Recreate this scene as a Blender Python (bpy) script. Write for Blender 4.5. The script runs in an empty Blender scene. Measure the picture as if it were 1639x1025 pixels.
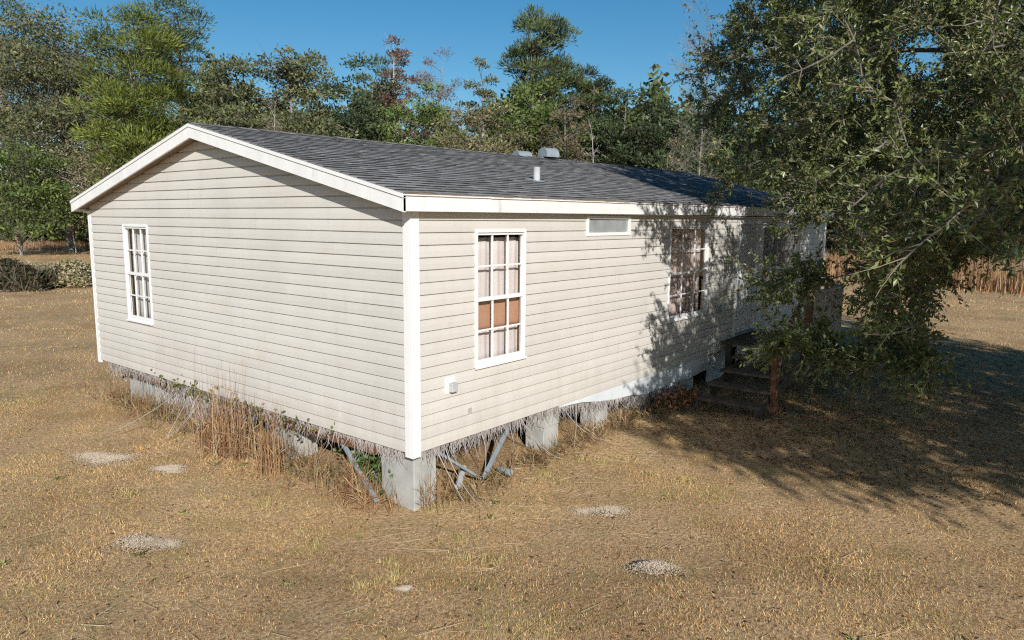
import bpy, math, random
import numpy as np

# ------------------------------------------------------------------ camera, sky, sun
sc = bpy.context.scene
COL = sc.collection
from mathutils import Matrix, Vector
CAM = np.array([-4.4511, -4.7704, 2.6812])
YAW, PITCH, ROLL, FPX = 0.6793, -0.1396, 0.0085, 1145.34       # solved for a 1639 px wide frame
FW = np.array([math.cos(PITCH)*math.cos(YAW), math.cos(PITCH)*math.sin(YAW), math.sin(PITCH)])
R0 = np.array([math.sin(YAW), -math.cos(YAW), 0.0]); U0 = np.cross(R0, FW)
RT = R0*math.cos(ROLL)+U0*math.sin(ROLL); UP = -R0*math.sin(ROLL)+U0*math.cos(ROLL)
cam_d = bpy.data.cameras.new('camera'); cam = bpy.data.objects.new('camera', cam_d); COL.objects.link(cam)
cam_d.sensor_width = 36.0; cam_d.lens = FPX/1639.0*36.0; cam_d.clip_start = 0.05; cam_d.clip_end = 2000
m3 = Matrix(((RT[0], UP[0], -FW[0]), (RT[1], UP[1], -FW[1]), (RT[2], UP[2], -FW[2])))
cam.matrix_world = Matrix.Translation(Vector(CAM)) @ m3.to_4x4()
sc.camera = cam

SUN_EL = math.radians(25.0); SUN_YAW = math.atan2(0.78, 0.63)       # direction the light travels, seen from above
SD = np.array([math.cos(SUN_EL)*math.cos(SUN_YAW), math.cos(SUN_EL)*math.sin(SUN_YAW), -math.sin(SUN_EL)])
world = bpy.data.worlds.new('World'); sc.world = world; world.use_nodes = True
wn = world.node_tree.nodes; wl = world.node_tree.links
sky = wn.new('ShaderNodeTexSky'); sky.sky_type = 'NISHITA'; sky.sun_disc = False
sky.sun_elevation = SUN_EL; sky.sun_rotation = math.atan2(-SD[0], -SD[1])
sky.air_density = 1.0; sky.dust_density = 0.4; sky.ozone_density = 3.0; sky.altitude = 50
hs = wn.new('ShaderNodeHueSaturation'); hs.inputs['Saturation'].default_value = 1.32; hs.inputs['Hue'].default_value = .492
bg = wn['Background']; wl.new(sky.outputs[0], hs.inputs['Color']); wl.new(hs.outputs[0], bg.inputs[0]); bg.inputs[1].default_value = 0.086
sl = bpy.data.lights.new('sun', 'SUN'); sl.energy = 5.0; sl.angle = math.radians(0.53); sl.color = (1.0, 0.955, 0.89)
so = bpy.data.objects.new('sun', sl); COL.objects.link(so)
so.rotation_euler = Vector(SD).to_track_quat('-Z', 'Y').to_euler(); so.location = (-20, -25, 20)
sc.view_settings.view_transform = 'Standard'; sc.view_settings.look = 'None'
sc.cycles.use_denoising = False; sc.cycles.sample_clamp_indirect = 4; sc.cycles.diffuse_bounces = 3; sc.cycles.pixel_filter_type = 'BLACKMAN_HARRIS'; sc.cycles.filter_width = 1.2
sc.view_settings.exposure = 0.15; sc.view_settings.gamma = 1.0

# ------------------------------------------------------------------ helpers
rng = np.random.default_rng(7); random.seed(7)
def ray(px, py): return FW + RT*((px-819.5)/FPX) + UP*((512.5-py)/FPX)
def at(px, py, depth): return CAM + ray(px, py)*depth
def ground_at(px, py):
    d = ray(px, py); return CAM + d*(-CAM[2]/d[2])
def project(P):
    P = np.atleast_2d(P)-CAM; d = P@FW; d = np.where(d < 0.05, 0.05, d)
    return 819.5+FPX*(P@RT)/d, 512.5-FPX*(P@UP)/d, (np.atleast_2d(P)@FW)

def tag(o, label=None, cat=None, group=None, kind=None):
    if label: o['label'] = label
    if cat: o['category'] = cat
    if group: o['group'] = group
    if kind: o['kind'] = kind
    return o
def empty(name, loc=(0, 0, 0)):
    o = bpy.data.objects.new(name, None); COL.objects.link(o); o.location = loc; o.empty_display_size = .2
    return o
def link(name, me, mat=None, parent=None):
    o = bpy.data.objects.new(name, me); COL.objects.link(o)
    if mat is not None and not me.materials: me.materials.append(mat)
    if parent is not None:
        o.parent = parent
        w = Vector((0, 0, 0)); p = parent
        while p is not None: w += p.location; p = p.parent
        o.location = -w if not o.get('local') else o.location
    return o
class MB:
    """collects vertices and faces (world space), builds one mesh"""
    def __init__(s): s.V = []; s.F = {3: [], 4: []}; s.n = 0; s.C = []
    def add(s, V, F, C=None):
        V = np.asarray(V, float).reshape(-1, 3); F = np.asarray(F, int)
        s.V.append(V); s.F[F.shape[1]].append(F+s.n); s.n += len(V)
        if C is not None: s.C.append(np.broadcast_to(np.asarray(C, float), (len(V), 3)))
        return s
    def box(s, a, b):
        a, b = np.minimum(a, b), np.maximum(a, b)
        V = [(x, y, z) for x in (a[0], b[0]) for y in (a[1], b[1]) for z in (a[2], b[2])]
        return s.add(V, [(0, 1, 3, 2), (4, 6, 7, 5), (0, 4, 5, 1), (2, 3, 7, 6), (0, 2, 6, 4), (1, 5, 7, 3)])
    def obox(s, c, ax, ay, az):
        c = np.array(c, float); ax, ay, az = map(lambda q: np.array(q, float), (ax, ay, az))
        V = [c+i*ax+j*ay+k*az for i in (-1, 1) for j in (-1, 1) for k in (-1, 1)]
        return s.add(V, [(0, 1, 3, 2), (4, 6, 7, 5), (0, 4, 5, 1), (2, 3, 7, 6), (0, 2, 6, 4), (1, 5, 7, 3)])
    def beam(s, p, q, w, h):
        p = np.array(p, float); q = np.array(q, float); d = q-p; L = np.linalg.norm(d); d /= L
        u = np.cross(d, (0, 0, 1.)); u = u/np.linalg.norm(u) if np.linalg.norm(u) > 1e-4 else np.array([1., 0, 0])
        v = np.cross(u, d); return s.obox((p+q)/2, d*L/2, u*w/2, v*h/2)
    def prisms(s, P0, P1, r0, r1, sides=5, C=None):
        P0 = np.atleast_2d(np.asarray(P0, float)); P1 = np.atleast_2d(np.asarray(P1, float)); n = len(P0)
        r0 = np.broadcast_to(np.asarray(r0, float), (n,)); r1 = np.broadcast_to(np.asarray(r1, float), (n,))
        d = P1-P0; d = d/np.maximum(np.linalg.norm(d, axis=1, keepdims=True), 1e-6)
        ref = np.where(np.abs(d[:, 2:3]) > .9, [[1., 0, 0]], [[0, 0, 1.]])
        u = np.cross(d, ref); u /= np.linalg.norm(u, axis=1, keepdims=True); v = np.cross(d, u)
        a = np.arange(sides)*2*math.pi/sides
        ring = u[:, None, :]*np.cos(a)[None, :, None]+v[:, None, :]*np.sin(a)[None, :, None]
        A = P0[:, None, :]+ring*r0[:, None, None]; B = P1[:, None, :]+ring*r1[:, None, None]
        V = np.concatenate([A, B], 1).reshape(-1, 3)
        i = np.arange(sides); j = (i+1) % sides
        f = np.stack([i, j, j+sides, i+sides], 1)
        F = (f[None]+(np.arange(n)*2*sides)[:, None, None]).reshape(-1, 4)
        if C is not None: C = np.repeat(np.broadcast_to(np.asarray(C, float), (n, 3)), 2*sides, 0)
        return s.add(V, F, C)
    def tube(s, pts, r, sides=6):
        pts = np.asarray(pts, float); r = np.broadcast_to(np.asarray(r, float), (len(pts),))
        return s.prisms(pts[:-1], pts[1:], r[:-1], r[1:], sides)
    def cyl(s, p, q, r, sides=12, r1=None):
        s.prisms([p], [q], r, r if r1 is None else r1, sides)
        base = s.n-2*sides
        for k in (0, sides):
            cen = s.V[-1][k:k+sides].mean(0); V = np.vstack([s.V[-1][k:k+sides], cen]) if k == 0 else np.vstack([LASTV[k:k+sides], LASTV[k:k+sides].mean(0)])
            if k == 0: LASTV = s.V[-1]
            s.add(V, [(i, (i+1) % sides, sides) for i in range(sides)])
        return s
    def leaves(s, P, D, L, Wd, C=None, N=None, fold=.25):
        """rhombic leaf: base P, direction D, length L, half-width Wd"""
        n = len(P); D = D/np.maximum(np.linalg.norm(D, axis=1, keepdims=True), 1e-6)
        if N is None: N = rng.normal(size=(n, 3))
        S = np.cross(D, N); S /= np.maximum(np.linalg.norm(S, axis=1, keepdims=True), 1e-6); Nn = np.cross(S, D)
        L = np.broadcast_to(L, (n,))[:, None]; Wd = np.broadcast_to(Wd, (n,))[:, None]
        V = np.stack([P, P+D*L*.5+S*Wd+Nn*Wd*fold, P+D*L, P+D*L*.5-S*Wd+Nn*Wd*fold], 1).reshape(-1, 3)
        F = np.arange(4*n).reshape(n, 4)
        if C is not None: C = np.repeat(C, 4, 0)
        return s.add(V, F, C)
    def blades(s, P, T, w, C):
        """single-triangle grass blade: root P, tip T, root half-width w"""
        n = len(P); d = T-P; a = rng.uniform(0, 6.283, n)
        S = np.stack([np.cos(a), np.sin(a), np.zeros(n)], 1)*np.broadcast_to(w, (n,))[:, None]
        V = np.stack([P-S, P+S, T], 1).reshape(-1, 3)
        return s.add(V, np.arange(3*n).reshape(n, 3), np.repeat(C, 3, 0))
    def mesh(s, name, smooth=False):
        me = bpy.data.meshes.new(name); V = np.concatenate(s.V).astype(np.float32)
        me.vertices.add(len(V)); me.vertices.foreach_set('co', V.ravel())
        L = []; T = []
        for k in (3, 4):
            for f in s.F[k]: L.append(f.ravel()); T.append(np.full(len(f), k))
        L = np.concatenate(L).astype(np.int32); T = np.concatenate(T).astype(np.int32)
        me.loops.add(len(L)); me.loops.foreach_set('vertex_index', L)
        me.polygons.add(len(T)); st = np.concatenate([[0], np.cumsum(T)[:-1]]).astype(np.int32)
        me.polygons.foreach_set('loop_start', st); me.polygons.foreach_set('loop_total', T)
        me.update(calc_edges=True)
        me.polygons.foreach_set('use_smooth', np.full(len(T), bool(smooth)))
        if s.C:
            c = np.concatenate(s.C); ca = me.color_attributes.new('Col', 'FLOAT_COLOR', 'POINT')
            ca.data.foreach_set('color', np.concatenate([c, np.ones((len(c), 1))], 1).astype(np.float32).ravel())
        return me
    def build(s, name, mat, parent=None, smooth=False, bevel=0):
        o = link(name, s.mesh(name, smooth), mat, parent)
        if bevel:
            b = o.modifiers.new('b', 'BEVEL'); b.width = bevel; b.segments = 2; b.limit_method = 'ANGLE'
        return o

# ------------------------------------------------------------------ materials
def mat(name, cols, scale=4, rough=.7, bump=0, bscale=None, attr=False, spec=.3, rnd=0, metal=0, trans=0, detail=5,
        stretch=None, dirt=None, island=False):
    m = bpy.data.materials.new(name); m.use_nodes = True; nt = m.node_tree; N = nt.nodes; Lk = nt.links
    b = N['Principled BSDF']; b.inputs['Roughness'].default_value = rough; b.inputs['Specular IOR Level'].default_value = spec
    b.inputs['Metallic'].default_value = metal
    tc = N.new('ShaderNodeTexCoord'); src = tc.outputs['Object']
    if stretch:
        mp = N.new('ShaderNodeMapping'); mp.inputs['Scale'].default_value = stretch; Lk.new(src, mp.inputs[0]); src = mp.outputs[0]
    no = N.new('ShaderNodeTexNoise'); no.inputs['Scale'].default_value = scale; no.inputs['Detail'].default_value = detail
    Lk.new(src, no.inputs['Vector'])
    if attr:
        at_ = N.new('ShaderNodeAttribute'); at_.attribute_name = 'Col'; out = at_.outputs['Color']
    else:
        cr = N.new('ShaderNodeValToRGB'); el = cr.color_ramp.elements
        while len(el) < len(cols): el.new(.5)
        for i, c in enumerate(cols):
            el[i].position = .28+.44*i/max(1, len(cols)-1); el[i].color = (*c, 1)
        Lk.new(no.outputs['Fac'], cr.inputs[0]); out = cr.outputs[0]
    if dirt:                                           # (colour, scale, threshold, amount)
        n2 = N.new('ShaderNodeTexNoise'); n2.inputs['Scale'].default_value = dirt[1]; n2.inputs['Detail'].default_value = 8
        n2.inputs['Roughness'].default_value = .65
        Lk.new(src, n2.inputs['Vector'])
        r2 = N.new('ShaderNodeMapRange'); r2.inputs[1].default_value = dirt[2]; r2.inputs[2].default_value = dirt[2]+.18
        r2.inputs[4].default_value = dirt[3]; Lk.new(n2.outputs['Fac'], r2.inputs[0])
        mx = N.new('ShaderNodeMix'); mx.data_type = 'RGBA'; Lk.new(r2.outputs[0], mx.inputs[0]); Lk.new(out, mx.inputs[6])
        mx.inputs[7].default_value = (*dirt[0], 1); out = mx.outputs[2]
    if rnd:
        oi = N.new('ShaderNodeObjectInfo'); val = oi.outputs['Random']
        if island:
            ge = N.new('ShaderNodeNewGeometry'); ad = N.new('ShaderNodeMath'); ad.operation = 'ADD'
            Lk.new(ge.outputs['Random Per Island'], ad.inputs[0]); Lk.new(val, ad.inputs[1])
            fr = N.new('ShaderNodeMath'); fr.operation = 'FRACT'; Lk.new(ad.outputs[0], fr.inputs[0]); val = fr.outputs[0]
        mr = N.new('ShaderNodeMapRange'); mr.inputs[3].default_value = 1-rnd; mr.inputs[4].default_value = 1+rnd
        Lk.new(val, mr.inputs[0])
        hs = N.new('ShaderNodeHueSaturation'); Lk.new(mr.outputs[0], hs.inputs['Value']); Lk.new(out, hs.inputs['Color']); out = hs.outputs[0]
    Lk.new(out, b.inputs['Base Color'])
    if bump:
        nb = no
        if bscale:
            nb = N.new('ShaderNodeTexNoise'); nb.inputs['Scale'].default_value = bscale; nb.inputs['Detail'].default_value = 6
            Lk.new(src, nb.inputs['Vector'])
        bp = N.new('ShaderNodeBump'); bp.inputs['Strength'].default_value = bump; bp.inputs['Distance'].default_value = .01
        Lk.new(nb.outputs['Fac'], bp.inputs['Height']); Lk.new(bp.outputs[0], b.inputs['Normal'])
    if trans:
        tr = N.new('ShaderNodeBsdfTranslucent'); Lk.new(out, tr.inputs['Color'])
        ms = N.new('ShaderNodeMixShader'); ms.inputs[0].default_value = trans
        Lk.new(b.outputs[0], ms.inputs[1]); Lk.new(tr.outputs[0], ms.inputs[2])
        Lk.new(ms.outputs[0], N['Material Output'].inputs['Surface'])
    return m
def glass_mat(name, tint, refl, rough=0.0):
    m = bpy.data.materials.new(name); m.use_nodes = True; N = m.node_tree.nodes; Lk = m.node_tree.links
    N.remove(N['Principled BSDF'])
    t = N.new('ShaderNodeBsdfTransparent'); t.inputs[0].default_value = (*tint, 1)
    g = N.new('ShaderNodeBsdfGlossy'); g.inputs['Roughness'].default_value = rough
    f = N.new('ShaderNodeLayerWeight'); f.inputs[0].default_value = .5
    pw = N.new('ShaderNodeMath'); pw.operation = 'POWER'; pw.inputs[1].default_value = 4; Lk.new(f.outputs['Facing'], pw.inputs[0])
    a = N.new('ShaderNodeMath'); a.operation = 'MULTIPLY_ADD'; a.inputs[1].default_value = .6; a.inputs[2].default_value = refl
    Lk.new(pw.outputs[0], a.inputs[0]); x = N.new('ShaderNodeMixShader'); Lk.new(a.outputs[0], x.inputs[0])
    Lk.new(t.outputs[0], x.inputs[1]); Lk.new(g.outputs[0], x.inputs[2]); Lk.new(x.outputs[0], N['Material Output'].inputs[0])
    return m
M = {}
M['siding'] = mat('vinyl_siding', [(.555, .53, .49), (.59, .567, .53), (.61, .587, .55)], 1.2, .5, .05, 30, rnd=.03, spec=.35,
                  dirt=((.46, .41, .30), 1.3, .56, .30))
M['white'] = mat('white_trim', [(.74, .74, .73), (.80, .80, .79)], 3, .45, .05, 40, dirt=((.42, .38, .32), 5, .66, .35))
M['fascia'] = mat('fascia_paint', [(.70, .70, .69), (.80, .80, .785)], 6, .55, .12, 60, stretch=(1, 1, .35), dirt=((.22, .20, .17), 5, .6, .5))
def add_splash(m):
    N = m.node_tree.nodes; Lk = m.node_tree.links; b = N['Principled BSDF']; old = b.inputs['Base Color'].links[0].from_socket
    tc = N.new('ShaderNodeTexCoord'); sp = N.new('ShaderNodeSeparateXYZ'); Lk.new(tc.outputs['Object'], sp.inputs[0])
    mp = N.new('ShaderNodeMapping'); mp.inputs['Scale'].default_value = (3.2, 3.2, .7); Lk.new(tc.outputs['Object'], mp.inputs[0])
    no = N.new('ShaderNodeTexNoise'); no.inputs['Scale'].default_value = 2.2; no.inputs['Detail'].default_value = 9; no.inputs['Roughness'].default_value = .7; Lk.new(mp.outputs[0], no.inputs['Vector'])
    low = N.new('ShaderNodeMapRange'); low.inputs[1].default_value = .5; low.inputs[2].default_value = 1.15; low.inputs[3].default_value = .22; low.inputs[4].default_value = 0; Lk.new(sp.outputs[2], low.inputs[0])
    ad = N.new('ShaderNodeMath'); Lk.new(no.outputs['Fac'], ad.inputs[0]); Lk.new(low.outputs[0], ad.inputs[1])
    r = N.new('ShaderNodeMapRange'); r.inputs[1].default_value = .52; r.inputs[2].default_value = .80; r.inputs[4].default_value = .20; Lk.new(ad.outputs[0], r.inputs[0])
    mx = N.new('ShaderNodeMix'); mx.data_type = 'RGBA'; Lk.new(r.outputs[0], mx.inputs[0]); Lk.new(old, mx.inputs[6]); mx.inputs[7].default_value = (.36, .315, .24, 1); Lk.new(mx.outputs[2], b.inputs['Base Color'])
add_splash(M['siding'])
M['sheath'] = mat('wall_sheathing', [(.20, .16, .12), (.26, .21, .16)], 3, .9)
M['soffit'] = mat('soffit_wood', [(.20, .14, .10), (.30, .22, .15)], 5, .8, .1, 40)
M['shingle'] = mat('asphalt_shingle', [(.15, .147, .146), (.245, .24, .238), (.34, .335, .33)], 9, .9, .35, 260, rnd=.30, island=True, spec=.2,
                   dirt=((.06, .06, .062), 1.1, .6, .45))
M['shingle_butt'] = mat('shingle_butt', [(.018, .018, .02), (.03, .03, .032)], 9, .95)  # dark asphalt edge, near black to paint the shadow line between courses
M['deckroof'] = mat('roof_felt', [(.03, .03, .032), (.045, .045, .048)], 6, .9)
M['galv'] = mat('galvanised_metal', [(.22, .27, .30), (.31, .36, .39)], 8, .5, .05, 50, metal=.15, dirt=((.25, .25, .25), 6, .6, .4))
M['pvc'] = mat('grey_white_pipe', [(.38, .39, .40), (.52, .53, .54)], 9, .5, .05, 40, dirt=((.3, .29, .27), 8, .58, .5))
M['concrete'] = mat('concrete', [(.30, .30, .285), (.40, .40, .38), (.46, .455, .43)], 5, .9, .35, 70, dirt=((.22, .20, .16), 3, .55, .5))
M['rust'] = mat('rusty_steel', [(.10, .045, .022), (.19, .085, .04), (.26, .13, .07)], 6, .8, .2, 50)
M['black'] = mat('belly_wrap', [(.012, .012, .013), (.025, .025, .026)], 3, .7, .2, 8)
M['wood'] = mat('weathered_wood', [(.055, .042, .031), (.10, .08, .06), (.15, .12, .092)], 7, .85, .3, 60, stretch=(1, 1, 1), rnd=.12)
M['redwood'] = mat('red_brown_wood', [(.11, .045, .026), (.18, .08, .047)], 7, .75, .2, 50, rnd=.1)
M['greywood'] = mat('pale_painted_wood', [(.34, .32, .30), (.46, .44, .42)], 7, .75, .2, 50, rnd=.1)
M['door'] = mat('door_paint', [(.66, .69, .72), (.74, .76, .78)], 2, .45)
M['skirt'] = mat('pale_skirting', [(.56, .60, .63), (.68, .71, .73)], 3, .6, .1, 30, dirt=((.33, .32, .30), 3, .58, .5))
M['glass'] = glass_mat('window_glass', (.98, .985, .985), .035)
M['darkglass'] = glass_mat('storm_glass', (.45, .47, .47), .30)
M['frost'] = mat('frosted_glass', [(.22, .25, .25), (.34, .36, .36)], 5, .25, .05, 20, spec=.6)
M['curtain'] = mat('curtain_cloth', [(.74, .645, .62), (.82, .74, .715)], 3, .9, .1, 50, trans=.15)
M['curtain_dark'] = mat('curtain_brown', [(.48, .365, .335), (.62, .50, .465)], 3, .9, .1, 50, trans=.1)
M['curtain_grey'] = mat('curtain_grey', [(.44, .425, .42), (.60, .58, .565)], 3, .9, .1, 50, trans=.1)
M['brown_cloth'] = mat('brown_cloth', [(.40, .215, .135), (.50, .285, .185)], 3, .9, .1, 50)
M['leaf'] = mat('leaf', [(0, 0, 0)], attr=True, rough=.38, spec=.5, trans=.22)
M['farleaf'] = mat('far_leaf', [(0, 0, 0)], attr=True, rough=.6, spec=.25, trans=.25)
M['blade'] = mat('dry_blade', [(0, 0, 0)], attr=True, rough=.75, spec=.2, trans=.2)
M['bark'] = mat('grey_bark', [(.13, .115, .10), (.22, .20, .175), (.30, .28, .25)], 9, .9, .4, 30)
M['palebark'] = mat('pale_bark', [(.30, .28, .25), (.42, .39, .355)], 9, .9, .3, 30)
M['pinebark'] = mat('pine_bark', [(.15, .10, .075), (.25, .18, .14)], 9, .9, .4, 30)
M['twig'] = mat('twig_bark', [(.15, .125, .09), (.25, .215, .16)], 9, .85)
M['sand'] = mat('pale_sand', [(.36, .285, .20), (.47, .385, .285), (.55, .465, .36)], 26, .95, .9, 60)
M['tendril'] = mat('dead_tendril', [(.27, .24, .225), (.44, .405, .39)], 9, .85)

# ------------------------------------------------------------------ ground
HOUSE_W, HOUSE_L, ZB, CRS = 6.99, 12.72, 0.5, 0.1143
def bump_z(x, y):
    z = .030*np.sin(x*.9+1.3*np.sin(y*.5))*np.cos(y*.8)+.018*np.sin(2.3*x+y*1.7)+.010*np.sin(5.1*x-3.7*y)+.006*np.sin(9*x+7.3*y)
    d = np.hypot(x-1, y+1); return z*np.clip(1.3-d/60, 0, 1)-.02-.10*np.exp(-(x*x+y*y)/2.4)
g = np.sinh(np.linspace(-1, 1, 381)*5.4)/math.sinh(5.4)*420
gx, gy = np.meshgrid(g+1, g-1, indexing='ij'); gz = bump_z(gx, gy)
n = len(g); idx = np.arange(n*n).reshape(n, n)
GF = np.stack([idx[:-1, :-1], idx[1:, :-1], idx[1:, 1:], idx[:-1, 1:]], -1).reshape(-1, 4)
def ground_material():
    m = bpy.data.materials.new('dry_lawn'); m.use_nodes = True; N = m.node_tree.nodes; Lk = m.node_tree.links
    b = N['Principled BSDF']; b.inputs['Roughness'].default_value = .95; b.inputs['Specular IOR Level'].default_value = .1
    tc = N.new('ShaderNodeTexCoord')
    def noise(s, d=6, r=.6):
        q = N.new('ShaderNodeTexNoise'); q.inputs['Scale'].default_value = s; q.inputs['Detail'].default_value = d; q.inputs['Roughness'].default_value = r
        Lk.new(tc.outputs['Object'], q.inputs['Vector']); return q
    def ramp(src, stops):
        c = N.new('ShaderNodeValToRGB'); e = c.color_ramp.elements
        while len(e) < len(stops): e.new(.5)
        for i, (p, col) in enumerate(stops): e[i].position = p; e[i].color = (*col, 1)
        Lk.new(src.outputs['Fac'], c.inputs[0]); return c
    fine = ramp(noise(34, 9, .72), [(.30, (.13, .080, .045)), (.44, (.37, .245, .140)), (.56, (.57, .400, .240)), (.70, (.72, .55, .36))])
    patch = ramp(noise(.55, 6, .6), [(.35, (.80, .74, .66)), (.5, (1.0, 1.0, .95)), (.66, (1.12, 1.08, .98))])
    green = ramp(noise(1.7, 7, .65), [(.50, (0, 0, 0)), (.66, (.5, .5, .5))])
    mx = N.new('ShaderNodeMix'); mx.data_type = 'RGBA'; mx.blend_type = 'MULTIPLY'; mx.inputs[0].default_value = 1
    Lk.new(fine.outputs[0], mx.inputs[6]); Lk.new(patch.outputs[0], mx.inputs[7])
    m2 = N.new('ShaderNodeMix'); m2.data_type = 'RGBA'; Lk.new(green.outputs[0], m2.inputs[0]); Lk.new(mx.outputs[2], m2.inputs[6])
    m2.inputs[7].default_value = (.30, .245, .10, 1); Lk.new(m2.outputs[2], b.inputs['Base Color'])
    bp = N.new('ShaderNodeBump'); bp.inputs['Strength'].default_value = .9; bp.inputs['Distance'].default_value = .03
    Lk.new(noise(30, 8, .7).outputs['Fac'], bp.inputs['Height']); Lk.new(bp.outputs[0], b.inputs['Normal'])
    return m
gm = MB().add(np.stack([gx, gy, gz], -1).reshape(-1, 3), GF)
tag(gm.build('ground', ground_material(), smooth=True), kind='structure')
def gz_at(P): return bump_z(P[..., 0], P[..., 1])

# ------------------------------------------------------------------ mobile home
home = tag(empty('mobile_home', (0, 0, 0)), 'beige vinyl-sided mobile home with white trim and grey shingle roof on concrete piers', 'house')
WX = lambda a, o, z: np.array([a, -o, z])          # long wall: runs along X, faces -Y
WY = lambda a, o, z: np.array([-o, a, z])          # gable wall: runs along Y, faces -X
# openings (a0, a1, z0, z1)
OPX = [(.85, 1.645, ZB+.695, ZB+2.07), (2.85, 3.87, ZB+2.0, ZB+2.225), (5.05, 6.365, ZB+.72, ZB+2.11), (7.58, 8.56, ZB+.20, ZB+2.17)]
OPY = [(5.09, 5.825, ZB+.73, ZB+2.06)]
EAVE_Z = lambda x: ZB+2.395+.004*x                 # top edge of the eave
RIDGE_Z = lambda x: ZB+3.25+.012*x
EY = -.13
def roof_z(x, y):
    t = (y-EY)/(HOUSE_W/2-EY) if y <= HOUSE_W/2 else (HOUSE_W-EY-y)/(HOUSE_W/2-EY)
    return EAVE_Z(x)*(1-t)+RIDGE_Z(x)*t
PROF = [(0, .001), (0, .0205), (.004, .022), (.054, .0215), (.064, .0203), (.099, .0165), (.107, .004), (CRS+.003, .0015)]
def board(f, a0, a1, z0, zlo, zhi, top=None):
    st = np.linspace(a0, a1, 2 if top is None else 40); V = []
    for a in st:
        lim = zhi if top is None else min(zhi, top(a))
        for dz, o in PROF: V.append(f(a, o, min(max(z0+dz, zlo), max(lim, z0))))
    k = len(PROF); F = [(i*k+j, i*k+j+1, (i+1)*k+j+1, (i+1)*k+j) for i in range(len(st)-1) for j in range(k-1)]
    return MB().add(V, F)
def siding(f, parent, length, ops, ncourse, top=None):
    for c in range(ncourse):
        z0 = ZB+c*CRS; z1 = z0+CRS+.003; a_lo, a_hi = .06, length-.06
        if top is not None:
            ys = np.linspace(a_lo, a_hi, 400); ok = [y for y in ys if top(y) > z0+.01]
            if not ok: break
            a_lo, a_hi = ok[0], ok[-1]
        cut = [o for o in ops if o[2] < z1-.004 and o[3] > z0+.001]
        segs = []; cur = a_lo
        for o in sorted(cut):
            segs.append((cur, o[0], z0, z1)); cur = o[1]
            if o[2]-z0 > .012: segs.append((o[0], o[1], z0, o[2]))
            if z1-o[3] > .012: segs.append((o[0], o[1], o[3], z1))
        segs.append((cur, a_hi, z0, z1))
        for (p, q, lo, hi) in segs:                 # long courses are lapped from several panels
            cuts_ = [p]; x_ = p+(.9+1.37*(c//2) % 3.6)
            while x_ < q-.5: cuts_.append(x_); x_ += 3.66
            cuts_.append(q)
            for k_, (pa, qa) in enumerate(zip(cuts_[:-1], cuts_[1:])):
                g_ = (lambda e: (lambda a, o, z: f(a, o+e, z)))(.0018*(k_ % 2)+.0004*(c % 2))
                board(g_, pa-(.025 if k_ else 0), qa, z0, lo, hi, top).build('siding_board', M['siding'], parent)
def sheath(f, length, ops, z0, top):
    mb = MB(); xs = sorted({0.02, length-.02, *[v for o in ops for v in o[:2]], *np.linspace(.02, length-.02, 30)})
    for a, b in zip(xs[:-1], xs[1:]):
        cuts = [o for o in ops if o[0] <= a+1e-6 and o[1] >= b-1e-6]; z = z0
        for o in cuts: mb.box(f(a, -.002, z), f(b, -.06, o[2])); z = o[3]
        mb.box(f(a, -.002, z), f(b, -.06, min(top(a), top(b))))
    return mb
topx = lambda a: EAVE_Z(a)-.03
topy = lambda a: roof_z(0, a)-.05
lw = sheath(WX, HOUSE_L, OPX, ZB, topx).build('long_wall', M['sheath'], home)
gw = sheath(WY, HOUSE_W, OPY, ZB, topy).build('gable_wall', M['sheath'], home)
siding(WX, lw, HOUSE_L, OPX, 21, lambda a: EAVE_Z(a)-.05)
siding(WY, gw, HOUSE_W, OPY, 30, topy)
MB().box((.07, HOUSE_W-.1, ZB), (HOUSE_L, HOUSE_W-.02, ZB+2.36)).build('back_wall', M['siding'], home)
fe = MB(); ys = np.linspace(.03, HOUSE_W-.03, 25)
for a, b in zip(ys[:-1], ys[1:]): fe.box((HOUSE_L-.08, a, ZB), (HOUSE_L-.005, b, min(roof_z(HOUSE_L, a), roof_z(HOUSE_L, b))-.05))
fe.build('end_wall', M['siding'], home)
MB().box((.04, .04, ZB+.005), (HOUSE_L-.04, HOUSE_W-.04, ZB+.14)).build('floor_deck', M['sheath'], home)
MB().box((.35, .30, ZB-.16), (HOUSE_L-.3, HOUSE_W-.3, ZB+.004)).build('belly_wrap', M['black'], home)
# corner posts: L-shaped trim
for (x, y, zt) in ((0, 0, ZB+2.26), (0, HOUSE_W, ZB+2.26), (HOUSE_L, 0, ZB+2.26)):
    mb = MB(); sx = 1 if x == 0 else -1; sy = 1 if y == 0 else -1
    mb.box((x-sx*.024, y-sy*.024, ZB-.045), (x+sx*.085, y+sy*.004, zt)); mb.box((x-sx*.0235, y+sy*.0045, ZB-.0445), (x+sx*.004, y+sy*.085, zt-.001))
    mb.build('corner_post', M['white'], home, bevel=.004)
# rusty beam below the gable edge
rb = MB(); rb.box((.045, .56, ZB-.125), (.065, 6.4, ZB-.012)); rb.box((.01, .56, ZB-.135), (.12, 6.4, ZB-.1255)); rb.build('rim_beam', M['rust'], home)
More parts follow.
